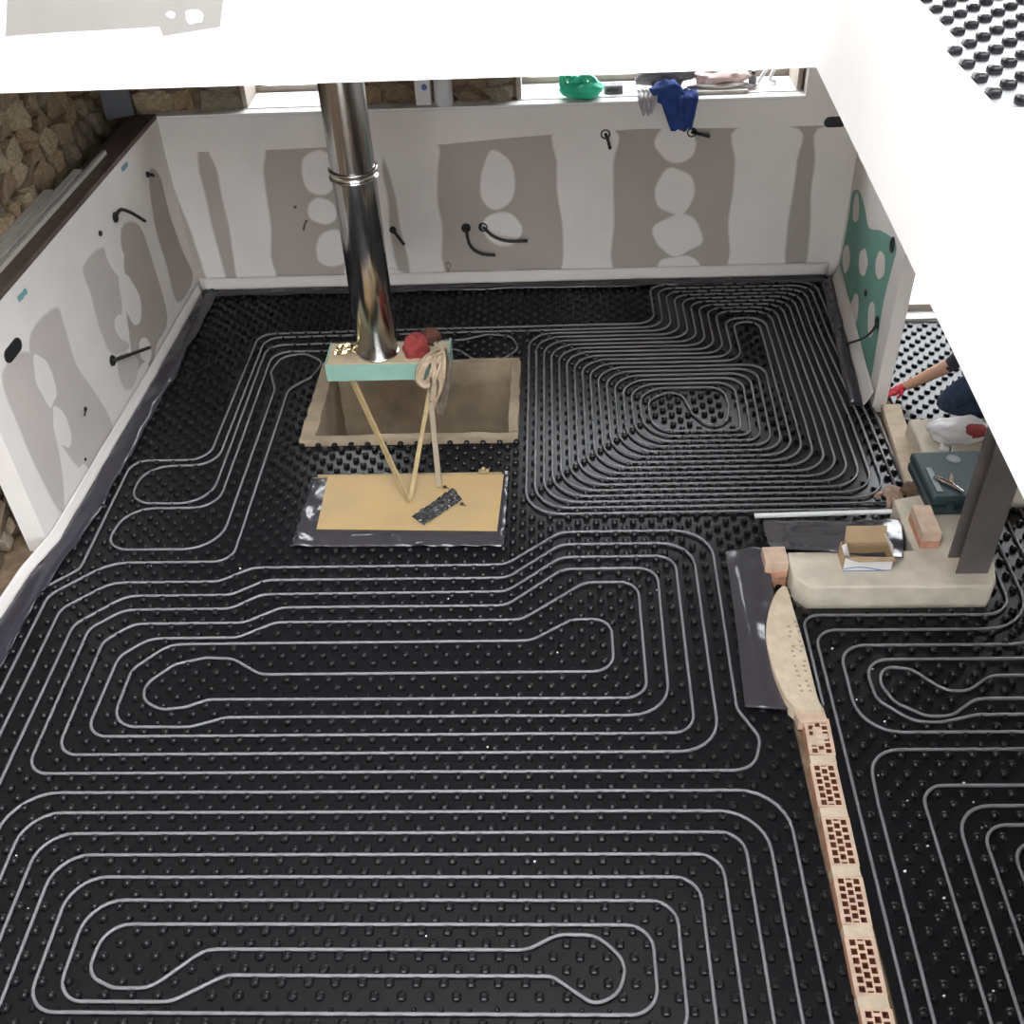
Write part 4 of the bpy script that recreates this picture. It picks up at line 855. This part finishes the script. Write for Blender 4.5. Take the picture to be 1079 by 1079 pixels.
# rolls between flue and right window
p = X(468, 118); t_ = thing('paper_roll', (p.x, 7.19, 1.30), 'tall white paper roll standing between flue and right window', 'roll')
under(MB().lathe([(.0, 0), (.062, 0), (.062, .62), (.02, .62)], (p.x, 7.185, 1.30), 24).build('roll', M_white, smooth=True), t_); under(MB().lathe([(.02, .60), (.02, .63), (.014, .63), (.014, .60)], (p.x, 7.185, 1.30), 16).build('core', M_carton, smooth=True), t_)
p = X(447, 118); t_ = thing('white_packet', (p.x, 7.2, 1.30), 'white packet with a dark mark beside the paper roll', 'packet')
under(bevel(MB().box(p.x - .055, p.x + .05, 7.17, 7.22, 1.30, 1.75).build('body', M_cartonwhite), .006), t_); m = MB(); m.slab([Vector((p.x + .01 + .02 * math.cos(k * .785), 7.1695, 1.42 + .022 * math.sin(k * .785))) for k in range(8)], NB, .0012); under(m.build('mark', M_blueprint), t_)

# ================================================================== PERSON kneeling in the right room
def skin_mesh(verts, edges, radii, root=0, sub=2):
    me = bpy.data.meshes.new('skin'); me.from_pydata([tuple(v) for v in verts], edges, []); o = bpy.data.objects.new('skin_tmp', me); COL.objects.link(o)
    md = o.modifiers.new('s', 'SKIN'); md.use_smooth_shade = True
    for i, sv in enumerate(me.skin_vertices[0].data): sv.radius = (radii[i], radii[i]) if not isinstance(radii[i], tuple) else radii[i]; sv.use_root = (i == root)
    ss = o.modifiers.new('ss', 'SUBSURF'); ss.levels = sub; ss.render_levels = sub
    dg = bpy.context.evaluated_depsgraph_get(); dg.update(); out = bpy.data.meshes.new_from_object(o.evaluated_get(dg)); bpy.data.objects.remove(o); return out
PX, PY = 0.0, 0.0
J = {'pelvis': (2.86, 5.50, .44), 'waist': (2.78, 5.53, .56), 'chest': (2.66, 5.57, .70), 'neckb': (2.55, 5.60, .80), 'neck': (2.50, 5.61, .85),
     'hipR': (2.83, 5.61, .40), 'kneeR': (2.52, 5.62, .10), 'ankR': (2.90, 5.66, .06), 'toeR': (3.02, 5.66, .045),
     'hipL': (2.78, 5.38, .40), 'kneeL': (2.28, 5.30, .10), 'ankL': (2.70, 5.30, .06), 'toeL': (2.84, 5.30, .045),
     'shR': (2.62, 5.75, .76), 'elR': (2.80, 5.86, .52), 'wrR': (2.72, 5.80, .30), 'hdR': (2.69, 5.78, .26),
     'shL': (2.55, 5.44, .74), 'elL': (2.37, 5.47, .28), 'wrL': (2.16, 5.535, .09), 'hdL': (2.125, 5.545, .065)}
names = list(J); idx = {n: i for i, n in enumerate(names)}
ED = [('pelvis', 'waist'), ('waist', 'chest'), ('chest', 'neckb'), ('neckb', 'neck'), ('pelvis', 'hipR'), ('hipR', 'kneeR'), ('kneeR', 'ankR'), ('ankR', 'toeR'), ('pelvis', 'hipL'), ('hipL', 'kneeL'), ('kneeL', 'ankL'), ('ankL', 'toeL'),
      ('neckb', 'shR'), ('shR', 'elR'), ('elR', 'wrR'), ('wrR', 'hdR'), ('neckb', 'shL'), ('shL', 'elL'), ('elL', 'wrL'), ('wrL', 'hdL')]
RAD = {'pelvis': .13, 'waist': .13, 'chest': .145, 'neckb': .09, 'neck': .055, 'hipR': .105, 'kneeR': .075, 'ankR': .048, 'toeR': .04, 'hipL': .105, 'kneeL': .088, 'ankL': .048, 'toeL': .04, 'shR': .07, 'elR': .048, 'wrR': .033, 'hdR': .03, 'shL': .07, 'elL': .048, 'wrL': .033, 'hdL': .03}
person = thing('person', (2.7, 5.5, ZP), 'person in jeans and dark shirt kneeling, red gloved hand on the floor', 'person')
me = skin_mesh([J[n] for n in names], [(idx[a], idx[b]) for a, b in ED], [RAD[n] for n in names], 0)
for mm in (M_jeans, M_shirt, M_skin, M_black): me.materials.append(mm)
def seg_d(p, a, b):
    a, b = Vector(a), Vector(b); t = max(0, min(1, (p - a).dot(b - a) / (b - a).length_squared)); return (p - a.lerp(b, t)).length, t
for pgon in me.polygons:
    c_ = pgon.center; best = min((seg_d(c_, J[a], J[b]) + (a, b) for a, b in ED), key=lambda q_: q_[0]); d_, t, a, b = best
    k = 1
    if a in ('pelvis',) and b.startswith('hip') or a[:3] in ('hip', 'kne'): k = 0
    if a == 'pelvis' and b == 'waist': k = 0 if t < .6 else 1
    if a[:3] == 'ank': k = 3
    if a[:2] == 'sh': k = 1
    if a[:2] in ('el', 'wr'): k = 2
    if a[:2] == 'el' and t < .12: k = 1
    if a == 'neckb' and b == 'neck' and t > .5: k = 2
    pgon.material_index = k; pgon.use_smooth = True
o = bpy.data.objects.new('body', me); COL.objects.link(o); under(o, person)
# head: lofted with brow, nose, ears
def head(c_, fw_, parent):
    bm = bmesh.new(); bmesh.ops.create_icosphere(bm, subdivisions=4, radius=1.0)
    fw_ = Vector(fw_).normalized(); sd = Vector((0, 0, 1)).cross(fw_).normalized(); up_ = fw_.cross(sd)
    for v in bm.verts:
        x, y, z = v.co   # x side, y front, z up
        sx, sy, sz = .075, .095, .115
        if z < 0: sx *= 1 - .35 * (-z) ** 1.5; sy *= 1 - .12 * (-z)
        px_, py_, pz_ = x * sx, y * sy, z * sz
        if y > .5:
            py_ += .024 * math.exp(-(px_ / .012) ** 2) * math.exp(-((pz_ + .022) / .022) ** 2)
            py_ -= .010 * math.exp(-((abs(px_) - .032) / .013) ** 2) * math.exp(-((pz_ - .004) / .011) ** 2)
            py_ += .006 * math.exp(-(px_ / .022) ** 2) * math.exp(-((pz_ + .062) / .008) ** 2)
        v.co = Vector(c_) + sd * px_ + fw_ * py_ + up_ * pz_
    me = bpy.data.meshes.new('head'); bm.to_mesh(me); bm.free(); me.materials.append(M_skin); me.polygons.foreach_set('use_smooth', [True] * len(me.polygons))
    h = bpy.data.objects.new('head', me); COL.objects.link(h); under(h, parent)
    bm = bmesh.new(); bmesh.ops.create_icosphere(bm, subdivisions=4, radius=1.0)
    for v in list(bm.verts):
        if (v.co.y > .35 and v.co.z < .55) or v.co.z < -.45: bm.verts.remove(v)
    for v in bm.verts: k = 1 + .05 * noise.noise(v.co * 6); v.co = Vector(c_) + sd * v.co.x * .082 * k + fw_ * (v.co.y * .101 * k - .004) + up_ * v.co.z * .121 * k
    me = bpy.data.meshes.new('hair'); bm.to_mesh(me); bm.free(); me.materials.append(M_hair); hh_ = bpy.data.objects.new('hair', me); COL.objects.link(hh_); under(hh_, parent)
    for s_ in (-1, 1):
        e_ = blob('ear', tuple(Vector(c_) + sd * (s_ * .076) - fw_ * .005), (.012, .02, .03), .1, 1, 3, M_skin, parent, 2)
        blob('eye', tuple(Vector(c_) + sd * (s_ * .031) + fw_ * .080 + up_ * .004), (.012, .008, .008), 0, 1, 1, M_white, parent, 2)
    m = MB(); m.tube([Vector(c_) + sd * x + fw_ * (.089 - abs(x) * .5) - up_ * .058 for x in (-.022, -.01, 0, .01, .022)], .004, 6); under(m.build('mouth', M_red), parent)
head((2.42, 5.62, .93), (-.75, .05, -.65), person)
def hand(wr, dirv, nrm, parent, mt):
    wr = Vector(wr); d_ = Vector(dirv).normalized(); n_ = Vector(nrm).normalized(); s_ = d_.cross(n_).normalized(); n_ = s_.cross(d_)
    V = [wr - d_ * .02, wr + d_ * .03, wr + d_ * .075]; E_ = [(0, 1), (1, 2)]; Rr = [.030, (.036, .020), (.038, .018)]
    me = skin_mesh(V, E_, [r if isinstance(r, tuple) else (r, r) for r in Rr], 0); me.materials.append(mt); o = bpy.data.objects.new('glove_palm', me); COL.objects.link(o); under(o, parent)
    for k, ln in enumerate((.066, .078, .074, .058)):
        b = wr + d_ * .078 + s_ * (-.030 + .020 * k); V = [b - d_ * .02, b + d_ * ln * .45 + n_ * .010, b + d_ * ln * .78 - n_ * .004, b + d_ * ln - n_ * .022]
        me = skin_mesh(V, [(0, 1), (1, 2), (2, 3)], [(.0105,) * 2, (.0105,) * 2, (.0095,) * 2, (.008,) * 2], 0); me.materials.append(mt); o = bpy.data.objects.new('glove_finger', me); COL.objects.link(o); under(o, parent)
    b = wr + d_ * .02 - s_ * .028; V = [b, b - s_ * .028 + d_ * .025 - n_ * .004, b - s_ * .036 + d_ * .058 - n_ * .016]
    me = skin_mesh(V, [(0, 1), (1, 2)], [(.013,) * 2, (.0115,) * 2, (.009,) * 2], 0); me.materials.append(mt); o = bpy.data.objects.new('glove_thumb', me); COL.objects.link(o); under(o, parent)
hand((2.135, 5.54, .072), (-.82, -.12, -.40), (-.3, .1, .9), person, M_glove)
hand((2.70, 5.785, .28), (-.4, -.3, -.8), (-.7, .1, .6), person, M_glove)

# ================================================================== DEBRIS
m = MB(); rr = random.Random(11)
for i in range(60):
    if i < 38: x, y = rr.uniform(1.25, 2.2), rr.uniform(1.7, 3.5)
    else: x, y = rr.uniform(-2.3, .8), rr.uniform(1.7, 4.2)
    s_ = rr.uniform(.0012, .0035); m.obox(Vector((x, y, ZP + s_)), Vector((1, .3, 0)).normalized(), Vector((-.3, 1, 0)).normalized(), Vector((0, 0, 1)), s_ * 1.4, s_, s_)
tag(m.build('plaster_crumbs', M_white), 'tiny white plaster crumbs scattered over the black panels', 'debris', kind='stuff')

# ================================================================== sub-parts under the part they belong to
def nest(root, part, kids):
    base = lambda o: o.name.split('.')[0]
    ch = list(root.children); ps = [c for c in ch if base(c) == part]
    mid = lambda o: sum((Vector(b) for b in o.bound_box), Vector()) / 8
    for c in ch:
        if base(c) in kids and ps:
            q_ = min(ps, key=lambda p_: (mid(p_) - mid(c)).length); c.parent = q_; c.matrix_parent_inverse = Matrix.Identity(4)
nest(person, 'head', ('hair', 'ear', 'eye', 'mouth')); nest(person, 'glove_palm', ('glove_finger', 'glove_thumb'))
nest(tc, 'lid', ('emblem', 'emblem_ring', 'rib')); nest(tc, 'bottom_shell', ('latch', 'handle'))
nest(cb, 'back_panel', ('back_flap',)); nest(cb, 'front_panel', ('front_flap', 'printed_stripe')); nest(cb, 'side_panel', ('side_flap',))
